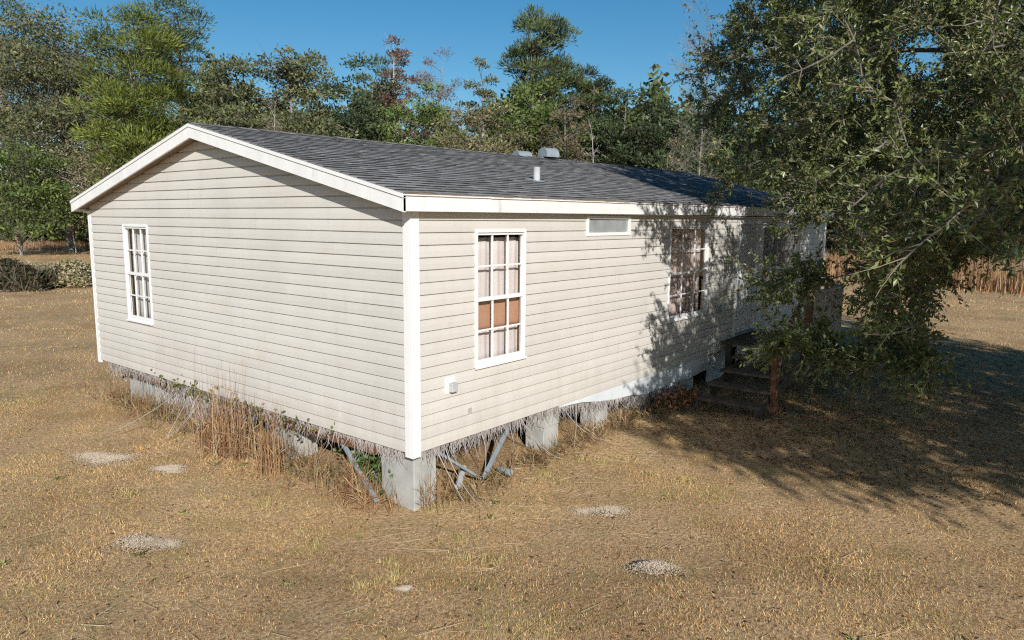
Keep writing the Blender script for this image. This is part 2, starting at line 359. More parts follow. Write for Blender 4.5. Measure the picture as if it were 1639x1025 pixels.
# pale strip under the long wall and skirting panels
sk = MB(); xs = np.linspace(2.35, 6.6, 18)
low = [ZB-.02-.23*min(1, (x-2.35)/2.0)+.015*math.sin(x*5) for x in xs]
for i in range(17):
    for o, d in ((.012, .03),):
        V = [(xs[i], -o, low[i]), (xs[i+1], -o, low[i+1]), (xs[i+1], -o, ZB-.004), (xs[i], -o, ZB-.004), (xs[i], d, low[i]), (xs[i+1], d, low[i+1]), (xs[i+1], d, ZB-.004), (xs[i], d, ZB-.004)]
        sk.add(V, [(0, 1, 2, 3), (4, 7, 6, 5), (0, 4, 5, 1), (3, 2, 6, 7)])
sk.build('rim_strip', M['skirt'], home)
for x0, x1, zt in ((4.95, 5.55, .24), (5.58, 6.2, .22), (6.75, 7.5, .45)):
    MB().box((x0, .06, .0), (x1, .085, zt)).build('skirting_panel', M['skirt'], home)
for x0 in np.arange(8.0, 12.6, 1.0): MB().box((x0, .06, 0), (x0+.96, .085, ZB-.01)).build('skirting_panel', M['skirt'], home)

# windows -------------------------------------------------------------
def window(f, o, parent, rows_top=2, brown=False):
    a0, a1, z0, z1 = o; w = tag(empty('window', tuple(f(a0, 0, z0))), None); w.parent = parent
    mb = MB(); t = .022
    for (p, q, r, s_) in ((a0-.006, a0+t, z0-.012, z1+.012), (a1-t, a1+.006, z0-.012, z1+.012)): mb.box(f(p, -.03, r), f(q, .034, s_))
    mb.box(f(a0+t, -.03, z1-t), f(a1-t, .0335, z1+.0115)); mb.box(f(a0+t, -.03, z0-.0115), f(a1-t, .0335, z0+t+.012))
    mb.build('frame', M['white'], w, bevel=.003)
    MB().box(f(a0-.02, .0345, z0-.02), f(a1+.02, .05, z0+.004)).build('sill', M['white'], w, bevel=.002)
    b0, b1, c0, c1 = a0+t+.002, a1-t-.002, z0+t+.014, z1-t-.002; mid = (c0+c1)/2-.01
    for p_, q_ in ((f(b0, .004, mid-.018), f(b1, .027, mid+.022)), (f(b0, .002, c0), f(b1, .022, c0+.03)), (f(b0, -.004, c1-.022), f(b1, .018, c1))): MB().box(p_, q_).build('sash_rail', M['white'], w)
    for p_, q_ in ((f(b0, .001, c0+.0305), f(b0+.016, .021, mid-.0185)), (f(b1-.016, .001, c0+.0305), f(b1, .021, mid-.0185))): MB().box(p_, q_).build('sash_stile', M['white'], w)
    for s0, s1, off in ((c0+.03, mid-.018, .004), (mid+.022, c1-.022, -.004)):
        for i in (1, 2):
            x = b0+(b1-b0)*i/3; MB().box(f(x-.009, off-.002, s0+.001), f(x+.009, off+.012, s1-.001)).build('muntin', M['white'], w)
        zc = (s0+s1)/2; MB().box(f(b0+.0165, off-.0015, zc-.008), f(b1-.0165, off+.0125, zc+.008)).build('muntin', M['white'], w)
        for i in range(3):
            for zz0, zz1 in ((s0, zc-.008), (zc+.008, s1)):
                x0 = b0+(b1-b0)*i/3+.009; x1 = b0+(b1-b0)*(i+1)/3-.009
                MB().box(f(x0, off-.004, zz0+.001), f(x1, off-.0005, zz1-.001)).build('pane', M['glass'], w)
    return w
def curtain(name, f, a0, a1, z0, z1, m, label, cat='curtain', depth=-.10, waves=5, amp=.014, open_=0):
    n = 60; mb = MB(); V = []
    for j, z in enumerate(np.linspace(z0, z1, 10)):
        for i in range(n+1):
            t = i/n; wv = amp*math.sin(t*waves*6.283+.5*math.sin(j*.35))*(1-.25*j/9)+.4*amp*math.sin(t*waves*15.1)
            V.append(f(a0+(a1-a0)*t+.006*math.sin(j*.7+t*9), depth+wv, z))
    F = [(j*(n+1)+i, j*(n+1)+i+1, (j+1)*(n+1)+i+1, (j+1)*(n+1)+i) for j in range(9) for i in range(n)]
    o = mb.add(V, F).build(name, m, smooth=True); s_ = o.modifiers.new('t', 'SOLIDIFY'); s_.thickness = .003
    return tag(o, label, cat)
for o in (OPX[0], OPX[2]): window(WX, o, lw)
window(WY, OPY[0], gw)
a0, a1, z0, z1 = OPX[0]
curtain('curtain', WX, a0-.05, a1+.10, z0-.05, z1-.075, M['curtain'], 'pale pink curtain hanging inside the window nearest the house corner', waves=4, amp=.008)
curtain('brown_cloth', WX, a0-.04, a1+.05, z0+.36, z0+.665, M['brown_cloth'], 'tan brown cloth band behind the middle panes of the near window', 'cloth', depth=-.065, waves=1, amp=.004)
a0, a1, z0, z1 = OPX[2]
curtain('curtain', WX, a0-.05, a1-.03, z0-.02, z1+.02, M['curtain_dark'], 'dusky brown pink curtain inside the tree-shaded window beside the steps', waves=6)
a0, a1, z0, z1 = OPY[0]
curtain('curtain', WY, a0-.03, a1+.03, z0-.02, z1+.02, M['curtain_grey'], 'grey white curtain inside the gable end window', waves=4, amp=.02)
# awning window high on the wall
a0, a1, z0, z1 = OPX[1]; w = empty('awning_window', tuple(WX(a0, 0, z0))); w.parent = lw
mb = MB(); t = .03
mb.box(WX(a0-.01, -.03, z0-.01), WX(a0+t, .034, z1+.01)); mb.box(WX(a1-t, -.03, z0-.01), WX(a1+.01, .034, z1+.01))
mb.box(WX(a0+t, -.03, z0-.0095), WX(a1-t, .0335, z0+t)); mb.box(WX(a0+t, -.03, z1-t), WX(a1-t, .0335, z1+.0095)); mb.build('frame', M['white'], w, bevel=.003)
MB().box(WX(a0+t, .004, z0+t), WX(a1-t, .009, z1-t)).build('pane', M['frost'], w)
# entry door and open storm door
a0, a1, z0, z1 = OPX[3]; d = empty('entry_door', (a0, 0, z0)); d.parent = lw
mb = MB(); mb.box(WX(a0-.03, -.05, z0-.01), WX(a0+.05, .036, z1+.03)); mb.box(WX(a1-.05, -.05, z0-.01), WX(a1+.03, .036, z1+.03))
mb.box(WX(a0+.05, -.05, z1-.04), WX(a1-.05, .0355, z1+.0295)); mb.build('door_frame', M['white'], d, bevel=.003)
MB().box(WX(a0+.05, -.05, z0-.01), WX(a1-.05, .045, z0+.025)).build('threshold', M['galv'], d)
mb = MB().box(WX(a0+.052, -.045, z0+.026), WX(a1-.052, -.012, z1-.042)); leafo = mb.build('door_leaf', M['door'], d)
for i in range(2):
    for (q0, q1) in ((.12, .72), (.86, 1.38), (1.5, 1.78)):
        x0 = a0+.13+i*.39; MB().box(WX(x0, -.0118, z0+q0), WX(x0+.31, -.004, z0+q1)).build('door_panel', M['door'], d, bevel=.004)
mb = MB().cyl(WX(a0+.12, -.012, z0+.95), WX(a0+.12, .04, z0+.95), .028, 10); mb.build('door_knob', M['galv'], d)
sd = empty('storm_door', (a1, -.05, z0)); sd.parent = lw
X0 = a1-.012; Ya, Yb = -.045, -.76; mb = MB()
for ya, yb in ((Ya, Ya-.07), (Yb+.07, Yb)): mb.box((X0, ya, z0+.02), (X0+.032, yb, z1-.02))
for za, zb_ in ((z0+.02, z0+.10), (z0+.47, z0+.55), (z0+1.14, z0+1.19), (z1-.10, z1-.02)): mb.box((X0+.0005, Ya-.07, za), (X0+.0315, Yb+.07, zb_))
mb.build('door_frame', M['white'], sd, bevel=.003)
MB().box((X0+.01, Ya-.07, z0+.10), (X0+.022, Yb+.07, z0+.47)).build('kick_panel', M['door'], sd)
for za, zb_ in ((z0+.551, z0+1.139), (z0+1.191, z1-.101)): MB().box((X0+.013, Ya-.071, za), (X0+.018, Yb+.071, zb_)).build('pane', M['darkglass'], sd)
MB().cyl((X0-.03, Yb+.05, z0+.98), (X0-.03, Yb+.05, z0+1.1), .012, 8).build('handle', M['galv'], sd)
# porch light box, socket and plate
ob = MB().box(WX(.41, .001, ZB+.50), WX(.545, .03, ZB+.66)).build('outlet_plate', M['white'], lw, bevel=.004)
o2 = MB(); o2.box(WX(.445, .03, ZB+.515), WX(.525, .085, ZB+.605)); o2.build('outlet_cover', M['pvc'], ob, bevel=.008)
MB().box(WX(.735, .012, ZB+.235), WX(.795, .024, ZB+.29)).build('cable_plate', M['concrete'], lw)
MB().box(WX(6.86, .012, ZB+.66), WX(6.95, .06, ZB+.80)).build('meter_box', M['galv'], lw, bevel=.004)

# roof -----------------------------------------------------------------
roof = MB(); OX0, OX1 = -.2, HOUSE_L+.2; HY = HOUSE_W/2
for y0, y1 in ((EY, HY), (HOUSE_W-EY, HY)):
    for dz in (-.008, -.03):
        for xa, xb in zip(np.linspace(OX0, OX1, 31)[:-1], np.linspace(OX0, OX1, 31)[1:]):
            roof.add([(xa, y0, roof_z(xa, y0)+dz), (xb, y0, roof_z(xb, y0)+dz), (xb, y1, roof_z(xb, y1)+dz), (xa, y1, roof_z(xa, y1)+dz)], [(0, 1, 2, 3)])
roof = roof.build('roof', M['deckroof'], home)
sh_meshes = []
for v in range(4):                                  # tab variants in local slope coords: x along eave, y up-slope, z normal
    wv = (.302, .226, .262, .180)[v]; hh = .165
    V = [(-wv/2, 0, .013), (wv/2, 0, .013+.003*rng.random()), (wv/2, hh, .003), (-wv/2, hh, .003), (-wv/2, .002, .002), (wv/2, .002, .002), (wv/2, hh, .001), (-wv/2, hh, .001)]
    F = [(0, 1, 2, 3), (4, 7, 6, 5), (0, 4, 5, 1), (1, 5, 6, 2), (2, 6, 7, 3), (3, 7, 4, 0)]
    me = MB().add(V, F).mesh('shingle'); me.materials.append(M['shingle']); me.materials.append(M['shingle_butt']); me.polygons[2].material_index = 1; sh_meshes.append((me, np.array(V), np.array(F)))
tabs = []
sl_len = math.hypot(HY-EY, RIDGE_Z(0)-EAVE_Z(0)); nrow = int(sl_len/.127)+1
for side in (0, 1):
    for r in range(nrow):
        s0 = -.015+r*.127
        if s0+.165 > sl_len+.03: s0 = sl_len-.14
        x = OX0-.02-(.15 if r % 2 else 0)+.02*rng.random()
        while x < OX1-.05:
            vv = int(rng.integers(4)); wv = (.302, .226, .262, .180)[vv]+.004; x += wv; xc = x-wv/2
            xc = min(max(xc, OX0+wv/2-.01), OX1-wv/2+.01)
            t = s0/sl_len; y = EY+(HY-EY)*t; z = EAVE_Z(xc)*(1-t)+RIDGE_Z(xc)*t
            tx = np.array([1, 0, .004+.008*t]); ty = np.array([0, HY-EY, RIDGE_Z(xc)-EAVE_Z(xc)])
            if side: y = HOUSE_W-y; ty[1] *= -1
            tx /= np.linalg.norm(tx); ty /= np.linalg.norm(ty); nz = np.cross(tx, ty)
            if nz[2] < 0: nz = -nz
            tabs.append((np.array([xc, y, z])+nz*.004*rng.random(), tx, ty, nz, side, vv))
order = sorted(range(len(tabs)), key=lambda i: (tabs[i][4], np.linalg.norm(tabs[i][0]-CAM)))
rest = MB(); butt = []
for k, i in enumerate(order):
    p, tx, ty, nz, side, v = tabs[i]; me, V, F = sh_meshes[v]
    if k < 300:
        o = bpy.data.objects.new('shingle', me); COL.objects.link(o); o.parent = roof
        o.matrix_world = Matrix(((tx[0], ty[0], nz[0], p[0]), (tx[1], ty[1], nz[1], p[1]), (tx[2], ty[2], nz[2], p[2]), (0, 0, 0, 1)))
    else: rest.add(p+V[:, :1]*tx+V[:, 1:2]*ty+V[:, 2:3]*nz, F); butt += [0, 0, 1, 0, 0, 0]
rf = tag(rest.build('shingle_field', M['shingle'], roof), kind='stuff'); rf.data.materials.append(M['shingle_butt']); rf.data.polygons.foreach_set('material_index', np.array(butt, np.int32))
cap = MB(); xs = np.arange(OX0, OX1, .29)
for x in xs:
    x1 = min(x+.31, OX1); zr = RIDGE_Z(x)+.012+.004*rng.random()
    cap.add([(x, HY, zr+.006), (x1, HY, zr), (x1, HY-.14, zr-.034), (x, HY-.14, zr-.028), (x, HY+.14, zr-.028), (x1, HY+.14, zr-.034)], [(0, 1, 2, 3), (1, 0, 4, 5)])
cap.build('ridge_cap', M['shingle'], roof)
# fascias and drip edges
def eave_fascia(y, name, o):
    mb = MB(); s = np.linspace(OX0, OX1, 12)
    for a, b in zip(s[:-1], s[1:]):
        za, zb_ = EAVE_Z(a), EAVE_Z(b)
        V = [(a, y, za-.15), (b, y, zb_-.15), (b, y, zb_-.012), (a, y, za-.012), (a, y-o*.03, za-.15), (b, y-o*.03, zb_-.15), (b, y-o*.03, zb_-.012), (a, y-o*.03, za-.012)]
        mb.add(V, [(0, 1, 2, 3), (4, 7, 6, 5), (0, 4, 5, 1), (3, 2, 6, 7)])
    return mb.build(name, M['fascia'], home)
eave_fascia(EY, 'eave_fascia', -1); eave_fascia(HOUSE_W-EY, 'eave_fascia', 1)
de = MB(); s = np.linspace(OX0, OX1, 24)
for a, b in zip(s[:-1], s[1:]): de.obox(((a+b)/2, EY-.006, (EAVE_Z(a)+EAVE_Z(b))/2-.006-.003*rng.random()), ((b-a)/2-.002, 0, .002), (0, .010, 0), (0, 0, .008))
de.build('drip_edge', M['white'], roof)
ed = MB(); s = np.linspace(OX0, OX1, 90)
for a, b in zip(s[:-1], s[1:]): ed.obox(((a+b)/2, EY-.012, (EAVE_Z(a)+EAVE_Z(b))/2+.004), ((b-a)/2, 0, .001), (0, .006+.006*rng.random(), 0), (0, 0, .003+.003*rng.random()))
ed.build('shingle_edge', M['soffit'], roof)
def rake(x, s):
    for y0, y1 in ((EY, HY), (HOUSE_W-EY, HY)):
        mb = MB(); z0, z1 = roof_z(x, y0)-.004, RIDGE_Z(x)-.004
        V = []
        for xx in (x, x+s*.025): V += [(xx, y0, z0-.155), (xx, y1, z1-.155), (xx, y1, z1-.032), (xx, y0, z0-.032)]
        mb.add(V, [(0, 1, 2, 3), (4, 7, 6, 5), (0, 4, 5, 1), (0, 3, 7, 4), (1, 5, 6, 2), (3, 2, 6, 7)]); mb.build('rake_fascia', M['fascia'], home)
        mb = MB(); V = []
        for xx in (x-s*.012, x+s*.026): V += [(xx, y0, z0-.030), (xx, y1, z1-.030), (xx, y1, z1+.004), (xx, y0, z0+.004)]
        mb.add(V, [(0, 1, 2, 3), (4, 7, 6, 5), (0, 4, 5, 1), (0, 3, 7, 4), (1, 5, 6, 2), (3, 2, 6, 7)]); mb.build('rake_drip_edge', M['white'], roof)
        mb = MB(); xa, xb = x+s*.026, (0 if s > 0 else HOUSE_L); yy0, yy1 = y0, y1
        mb.add([(xa, yy0, z0-.12), (xb, yy0, z0-.12), (xb, yy1, z1-.12), (xa, yy1, z1-.12)], [(0, 1, 2, 3)]); mb.build('rake_soffit', M['soffit'], home)
rake(OX0, 1); rake(OX1, -1)
for y0, y1 in ((EY+.03, -.001), (HOUSE_W+.001, HOUSE_W-EY-.03)):
    MB().box((0, y0, EAVE_Z(0)-.145), (HOUSE_L, y1, EAVE_Z(0)-.135)).build('eave_soffit', M['white'], home)
# plumbing vent and two galvanised hoods
px_, py_ = 3.16, .98; zr = roof_z(px_, py_)
vp = MB().cyl((px_, py_, zr-.02), (px_, py_, zr+.185), .045, 14).build('vent_pipe', M['pvc'], roof, smooth=False)
MB().obox((px_, py_, zr+.014), (.11, 0, 0), (0, .11, .026), (0, -.001, .004)).build('pipe_flashing', M['galv'], roof)
def hood(x, y, yawd, s):
    zb_ = roof_z(x, y)-.07; mb = MB(); n = 14; r = .18*s; w = .17*s; c, sn = math.cos(yawd), math.sin(yawd)
    T = lambda u, v, z: (x+u*c-v*sn, y+u*sn+v*c, zb_+z)
    ring = [(r*math.cos(a), .13+r*math.sin(a)) for a in np.linspace(-.15, math.pi+.0, n)]
    ring = [(q, z) for q, z in ring]
    V = [];
    for v in (-w, w):
        for q, z in ring: V.append(T(q, v, z))
    mb.add(V, [(i, i+1, n+i+1, n+i) for i in range(n-1)])
    for k in (0, n):                                # side cheeks
        vv = -w if k == 0 else w
        Vs = [T(0, vv, .12)]+[T(q, vv, z) for q, z in ring]; mb.add(Vs, [(0, i, i+1) for i in range(1, n)])
        mb.add([T(-r, vv, .13), T(-r, vv, -.08), T(.02, vv, -.08), T(.02, vv, .13)], [(0, 1, 2, 3)])
    mb.add([T(-r, -w, .13), T(-r, w, .13), T(-r, w, -.08), T(-r, -w, -.08)], [(0, 1, 2, 3)])
    mb.add([T(.02, -w, .1), T(.02, w, .1), T(.02, w, -.08), T(.02, -w, -.08)], [(0, 1, 2, 3)])
    o = mb.build('roof_vent', M['galv'], roof); q = o.modifiers.new('s', 'SOLIDIFY'); q.thickness = .004
    return o
p1 = at(872, 246, 11.6); p2 = at(838, 246, 11.9)
hood(6.75, 3.42, -1.88, .84); hood(6.42, 3.8, -1.88+math.pi, .84)

# ------------------------------------------------------------------ concrete piers, struts, pipes
def pier(x0, y0, x1, y1, z, label, nb=None):
    t = tag(empty('concrete_pier', ((x0+x1)/2, (y0+y1)/2, 0)), label, 'pier', 'piers under the home')
    nb = nb or max(1, round(z/.2)); h = z/nb
    for k in range(nb):
        j = rng.uniform(-.004, .004, 2)
        MB().box((x0+j[0], y0+j[1], -.25 if k == 0 else k*h+.0015), (x1+j[0], y1+j[1], (k+1)*h-.0015)).build('block', M['concrete'], t, bevel=.008)
    return t
pier(.07, .07, .37, .54, .497, 'tall pale concrete pier under the near corner post', 1)
pier(2.13, .05, 2.43, .32, .497, 'square concrete pier under the long wall behind the dangling tendrils')
pier(3.27, .05, 3.55, .30, .497, 'concrete pier below the start of the pale strip')
pier(4.45, .05, 4.75, .3, .30, 'low concrete block pier near the skirting panels')
pier(.14, 5.5, .54, 6.35, .497, 'broad pale pier near the far corner of the gable end', 1)
pier(.14, 2.1, .45, 2.55, .497, 'weed-hidden concrete pier under the middle of the gable end')
pier(.3, 4.0, .6, 4.4, .34, 'shaded concrete pier behind the gable weeds')
pier(7.7, .2, 8.1, .6, .34, 'shaded concrete pier under the doorway')
def strut(p, q, r, label, m='galv'):
    o = MB().beam(p, q, r*2, r*1.2).build('metal_strut', M[m], bevel=.002); return tag(o, label, 'strut', 'steel struts below the home')
g1 = ground_at(600, 800); a = ground_at(640, 760)
strut((.04, 1.1, .36), (-.17, .33, .0), .022, 'long grey steel strut slanting to the ground left of the corner pier')
strut((.35, .02, .42), (.93, -.02, .0), .022, 'grey steel strut slanting down rightward from beside the corner pier')
strut((1.5, .06, .42), (.97, -.03, .0), .022, 'grey steel strut leaning left under the long wall')
def pipe(p, q, r, label, m='pvc'):
    return tag(MB().cyl(p, q, r, 10).build('plastic_pipe', M[m]), label, 'pipe')
c1 = ground_at(575, 781); c2 = ground_at(600, 768); pipe((c1[0], c1[1], .03), (c2[0]+.05, c2[1]+.05, .05), .032, 'short white plastic pipe lying by the strut left of the corner pier')
c1 = ground_at(733, 783); c2 = ground_at(742, 764); pipe((c1[0], c1[1], .02), (c2[0], c2[1], .10), .034, 'short white plastic pipe on the ground right of the corner pier')
c1 = ground_at(800, 757); c2 = ground_at(818, 763); pipe((c1[0], c1[1], .04), (c2[0], c2[1], .04), .035, 'grey pipe stub lying under the long wall', 'galv')

# ------------------------------------------------------------------ wooden steps and landing
st = tag(empty('wooden_steps', (6.3, -.95, 0)), 'dark weathered wooden steps and landing leading up to the door', 'steps')
SY0, SY1 = -1.42, -.46
for x0, z in ((5.15, .14), (5.55, .28), (5.98, .42), (6.45, .56)):
    for k in (0, 1): MB().box((x0+k*.15, SY0, z-.038), (x0+k*.15+.14, SY1, z)).build('tread', M['wood'], st, bevel=.004)
for y in (SY0+.03, SY1-.07):
    mb = MB(); V = []
    for yy in (y, y+.04): V += [(5.1, yy, .0), (5.35, yy, .0), (7.15, yy, .42), (7.15, yy, .60), (5.1, yy, .10)]
    mb.add(V, [(0, 1, 2, 3), (5, 8, 7, 6)]); mb.add(V, [(0, 3, 4), (5, 9, 8)]); mb.add(V, [(0, 5, 6, 1), (1, 6, 7, 2), (2, 7, 8, 3), (3, 8, 9, 4), (4, 9, 5, 0)]); mb.build('stringer', M['wood'], st)
for k in range(9): MB().box((7.0, SY0+k*.152, .645), (8.95, SY0+k*.152+.145, .683)).build('plank', M['wood'], st, bevel=.003)
for x in (7.05, 8.85):
    for y in (SY0, -.2): MB().box((x, y, -.05), (x+.09, y+.09, .644)).build('post', M['wood'], st)
mb = MB(); mb.box((7.0, SY0-.01, .53), (8.95, SY0-.045, .6445)); mb.build('apron', M['wood'], st)
MB().box((5.56, SY0-.05, -.05), (5.64, SY0+.02, 1.06)).build('newel_post', M['redwood'], st)
MB().box((5.66, SY0-.045, -.05), (5.71, SY0+.0, .86)).build('newel_post', M['redwood'], st)
MB().box((7.02, SY0-.05, .684), (7.11, SY0+.03, 1.86)).build('newel_post', M['redwood'], st)
MB().beam((5.56, SY0-.07, 1.0), (7.06, SY0-.07, 1.84), .035, .09).build('handrail', M['redwood'], st)
for y in np.arange(SY0+.06, -.1, .105): MB().box((8.90, y, .684), (8.935, y+.035, 1.55)).build('baluster', M['greywood'], st)
MB().box((8.88, SY0, 1.551), (8.95, -.08, 1.60)).build('top_rail', M['greywood'], st)
for x in np.arange(7.3, 8.9, .14): MB().box((x, SY0-.03, .684), (x+.035, SY0+.005, 1.55)).build('baluster', M['greywood'], st)
MB().box((7.12, SY0-.04, 1.551), (8.88, SY0+.02, 1.60)).build('top_rail', M['greywood'], st)

# ------------------------------------------------------------------ foliage tools
def palette(n, cols, jitter=.18):
    c = np.asarray(cols)[rng.integers(len(cols), size=n)]; return np.clip(c*(1+jitter*rng.normal(size=(n, 1)))+.006*rng.normal(size=(n, 3)), .004, 1)
def unit(n):
    v = rng.normal(size=(n, 3)); return v/np.linalg.norm(v, axis=1, keepdims=True)
def curve(p, q, lift, k=4, wob=.06):
    p, q = np.asarray(p, float), np.asarray(q, float); L = np.linalg.norm(q-p); t = np.linspace(0, 1, k+1)[:, None]
    m = (p+q)/2+np.array([0, 0, lift*L])+rng.normal(size=3)*wob*L
    return (1-t)**2*p+2*t*(1-t)*m+t*t*q
PAL = {'oak': [(.062, .075, .030), (.080, .092, .040), (.045, .058, .022), (.10, .105, .052), (.115, .11, .062)],
       'olive': [(.085, .082, .038), (.11, .10, .048), (.065, .066, .030), (.135, .12, .065), (.15, .125, .075)],
       'dark': [(.028, .042, .018), (.040, .056, .024), (.052, .066, .030)],
       'cedar': [(.075, .095, .018), (.098, .115, .024), (.05, .072, .016), (.12, .13, .032)],
       'pine': [(.050, .072, .030), (.068, .090, .034), (.038, .056, .026), (.09, .098, .04)],
       'red': [(.16, .085, .055), (.20, .115, .075), (.14, .09, .055)],
       'tan': [(.20, .15, .09), (.16, .13, .075), (.12, .11, .05)],
       'green': [(.062, .092, .022), (.085, .115, .030), (.045, .07, .018), (.10, .12, .04)]}
for k_ in ('oak', 'olive', 'cedar', 'pine', 'green', 'dark'): PAL[k_] = [tuple(v*1.75 for v in c) for c in PAL[k_]]
PAL['mixed'] = PAL['oak']+PAL['olive'][:2]
def far_tree(name, label, px, top, depth, half, kind, pal, nclump=60, nleaf=6000, low=.25, leaf=.2, bark='bark', group='trees behind the home', twigs=0, shape='oval', trunk_r=None, cat='tree', needle=False, dens=1.0):
    b = at(px, 352, depth); b[2] = 0; H = at(px, top, depth)[2]; R = half*depth/FPX
    b[2] = float(bump_z(b[0], b[1]))-.1
    t = tag(empty(name, tuple(b)), label, cat, group)
    tr = trunk_r or max(.09, H*.016); tip = b+np.array([rng.normal()*.04*H, rng.normal()*.04*H, H*.86])
    tp = curve(b, tip, 0, 8, .02); wood = MB(); wood.tube(tp, np.linspace(tr, tr*.15, 9), 7)
    c = b+np.array([0, 0, H*(1+low)/2]); rz = H*(1-low)/2
    nclump = int(nclump*1.3); nleaf = int(nleaf*1.6); u = unit(nclump); rho = rng.uniform(.1, 1, nclump)**.5; leaf = leaf*1.42
    if shape == 'oval': P = c+u*rho[:, None]*np.array([R*1.1, R*1.1, rz*.93])
    else:                                           # conical / layered conifer
        h = rng.uniform(0, 1, nclump)**1.1; a = rng.uniform(0, 6.283, nclump)
        rr = R*(np.clip(1.15-h, .12, 1) if shape == 'cone' else np.sin(np.clip(h*.85+.15, 0, 1)*math.pi)**.7)*rng.uniform(.35, 1, nclump)
        P = np.stack([b[0]+rr*np.cos(a), b[1]+rr*np.sin(a), b[2]+H*(low+(1-low)*h)], 1)
    if half > 20: P[:, 2] += R*.25*np.sin(P[:, 0]*1.3+P[:, 1]*.9)*.5
    cr = (R*rng.uniform(.20, .46, nclump)) if shape == 'oval' else R*rng.uniform(.18, .34, nclump)
    tz = tp[:, 2]
    for i in range(nclump):
        zz = np.clip(P[i, 2]-np.hypot(*(P[i, :2]-b[:2]))*(.6 if shape == 'oval' else .05), b[2]+H*min(low, .25), tip[2])
        s0 = np.array([np.interp(zz, tz, tp[:, q]) for q in range(3)])
        pts = curve(s0, P[i], .08 if shape == 'oval' else -.03, 4, .08); rr = tr*.26*(1-.6*zz/H)
        wood.tube(pts, np.linspace(rr, rr*.2, 5), 4)
        if twigs:
            q = P[i]+unit(twigs)*cr[i]*rng.uniform(.6, 1.7, (twigs, 1))+np.array([0, 0, .3*cr[i]]); s1 = pts[rng.integers(2, 5, twigs)]
            wood.prisms(s1, q, rr*.22, .006, 3)
            q2 = np.repeat(q, 2, 0)*.45+np.repeat(s1, 2, 0)*.55; wood.prisms(q2, q2+unit(2*twigs)*cr[i]*.6+np.array([0, 0, .25*cr[i]]), rr*.14, .005, 3)
    wood.build('trunk', M[bark], t)
    if nleaf:
        w = cr**2; k = rng.choice(nclump, size=nleaf, p=w/w.sum()); d = unit(nleaf); d[:, 2] = np.where(d[:, 2] < -.2, -d[:, 2]*.6, d[:, 2])
        ra = rng.uniform(0.05, 1, nleaf)**.55
        Q = P[k]+d*(cr[k]*ra)[:, None]*np.array([1.15, 1.15, .8 if shape != 'layer' else .5])
        keep = Q[:, 2] > .12; Q, d, k = Q[keep], d[keep], k[keep]; nl = len(Q)
        C = palette(nl, PAL[pal]); C *= (1+.22*rng.normal(size=nclump)).clip(.6, 1.5)[k][:, None]
        D = d*.7+unit(nl)*.8
        if needle: D = d+np.array([0, 0, .25])+unit(nl)*.45
        L = leaf*rng.uniform(.6, 1.35, nl)
        MB().leaves(Q, D, L, L*(.10 if needle else .24), C).build('crown', M['farleaf'], t)
    return t

# ------------------------------------------------------------------ far woods and trees
wd = MB(); npt = 190000
ang = rng.uniform(-.62, .80, npt); dist = rng.uniform(66, 84, npt)
u_ = np.tan(ang)*FPX+819.5
hN = 13.3+1.6*np.sin(ang*13)+1.4*np.sin(ang*31+1)+1.3*np.sin(ang*67+2)+.9*np.sin(ang*141)
base = CAM+(FW*np.array([1, 1, 0]))[None]/math.cos(PITCH)*dist[:, None]+(R0[None]*np.tan(ang)[:, None])*dist[:, None]
hN = hN*(.72+.28*rng.random(npt))*np.clip((ang+.62)/.22, .45, 1); zz = rng.uniform(0, 1, npt)**.8*hN
base[:, 2] = zz+.2
L = rng.uniform(.4, 1.0, npt)
wd.leaves(base, unit(npt), L, L*.28, palette(npt, PAL['dark']+PAL['oak']+PAL['green'], .3))
tag(wd.build('distant_woods', M['farleaf']), 'mass of mixed green undergrowth closing the view behind the trees', 'woods', kind='stuff')

T = far_tree
# left side
T('bare_oak_tree', 'grey-olive thin-leaved tree with pale lichened trunk left of the gable', 108, 22, 54, 112, 'oak', 'mixed', 170, 24000, .16, .17, 'bark', twigs=2, trunk_r=.34)
T('pine_tree', 'dark narrow pine at the extreme left edge of the picture', 28, -5, 66, 62, 'pine', 'pine', 70, 7000, .15, .26, 'pinebark', shape='oval', needle=True)
T('cedar_tree', 'bright yellow-green dense evergreen above the left roof slope', 226, 12, 47, 74, 'cedar', 'cedar', 120, 20000, .10, .22, 'bark', needle=True)
T('pine_tree', 'tall blue-green pine with tiered boughs rising behind the bright evergreen', 286, -18, 70, 56, 'pine', 'pine', 80, 9500, .35, .30, 'pinebark', needle=True)
T('shrub_oak_tree', 'low yellow-green bushy tree at the left edge behind the brush', 30, 235, 48, 85, 'oak', 'green', 60, 7000, .03, .17, twigs=4)
T('bare_oak_tree', 'low twiggy grey tree between the pale trunk and the gable eave', 205, 205, 50, 90, 'oak', 'olive', 70, 7500, .05, .16, 'palebark', twigs=4)
T('round_oak_tree', 'yellow-green low tree just above the gable peak', 318, 130, 52, 62, 'oak', 'cedar', 50, 5000, .1, .18)
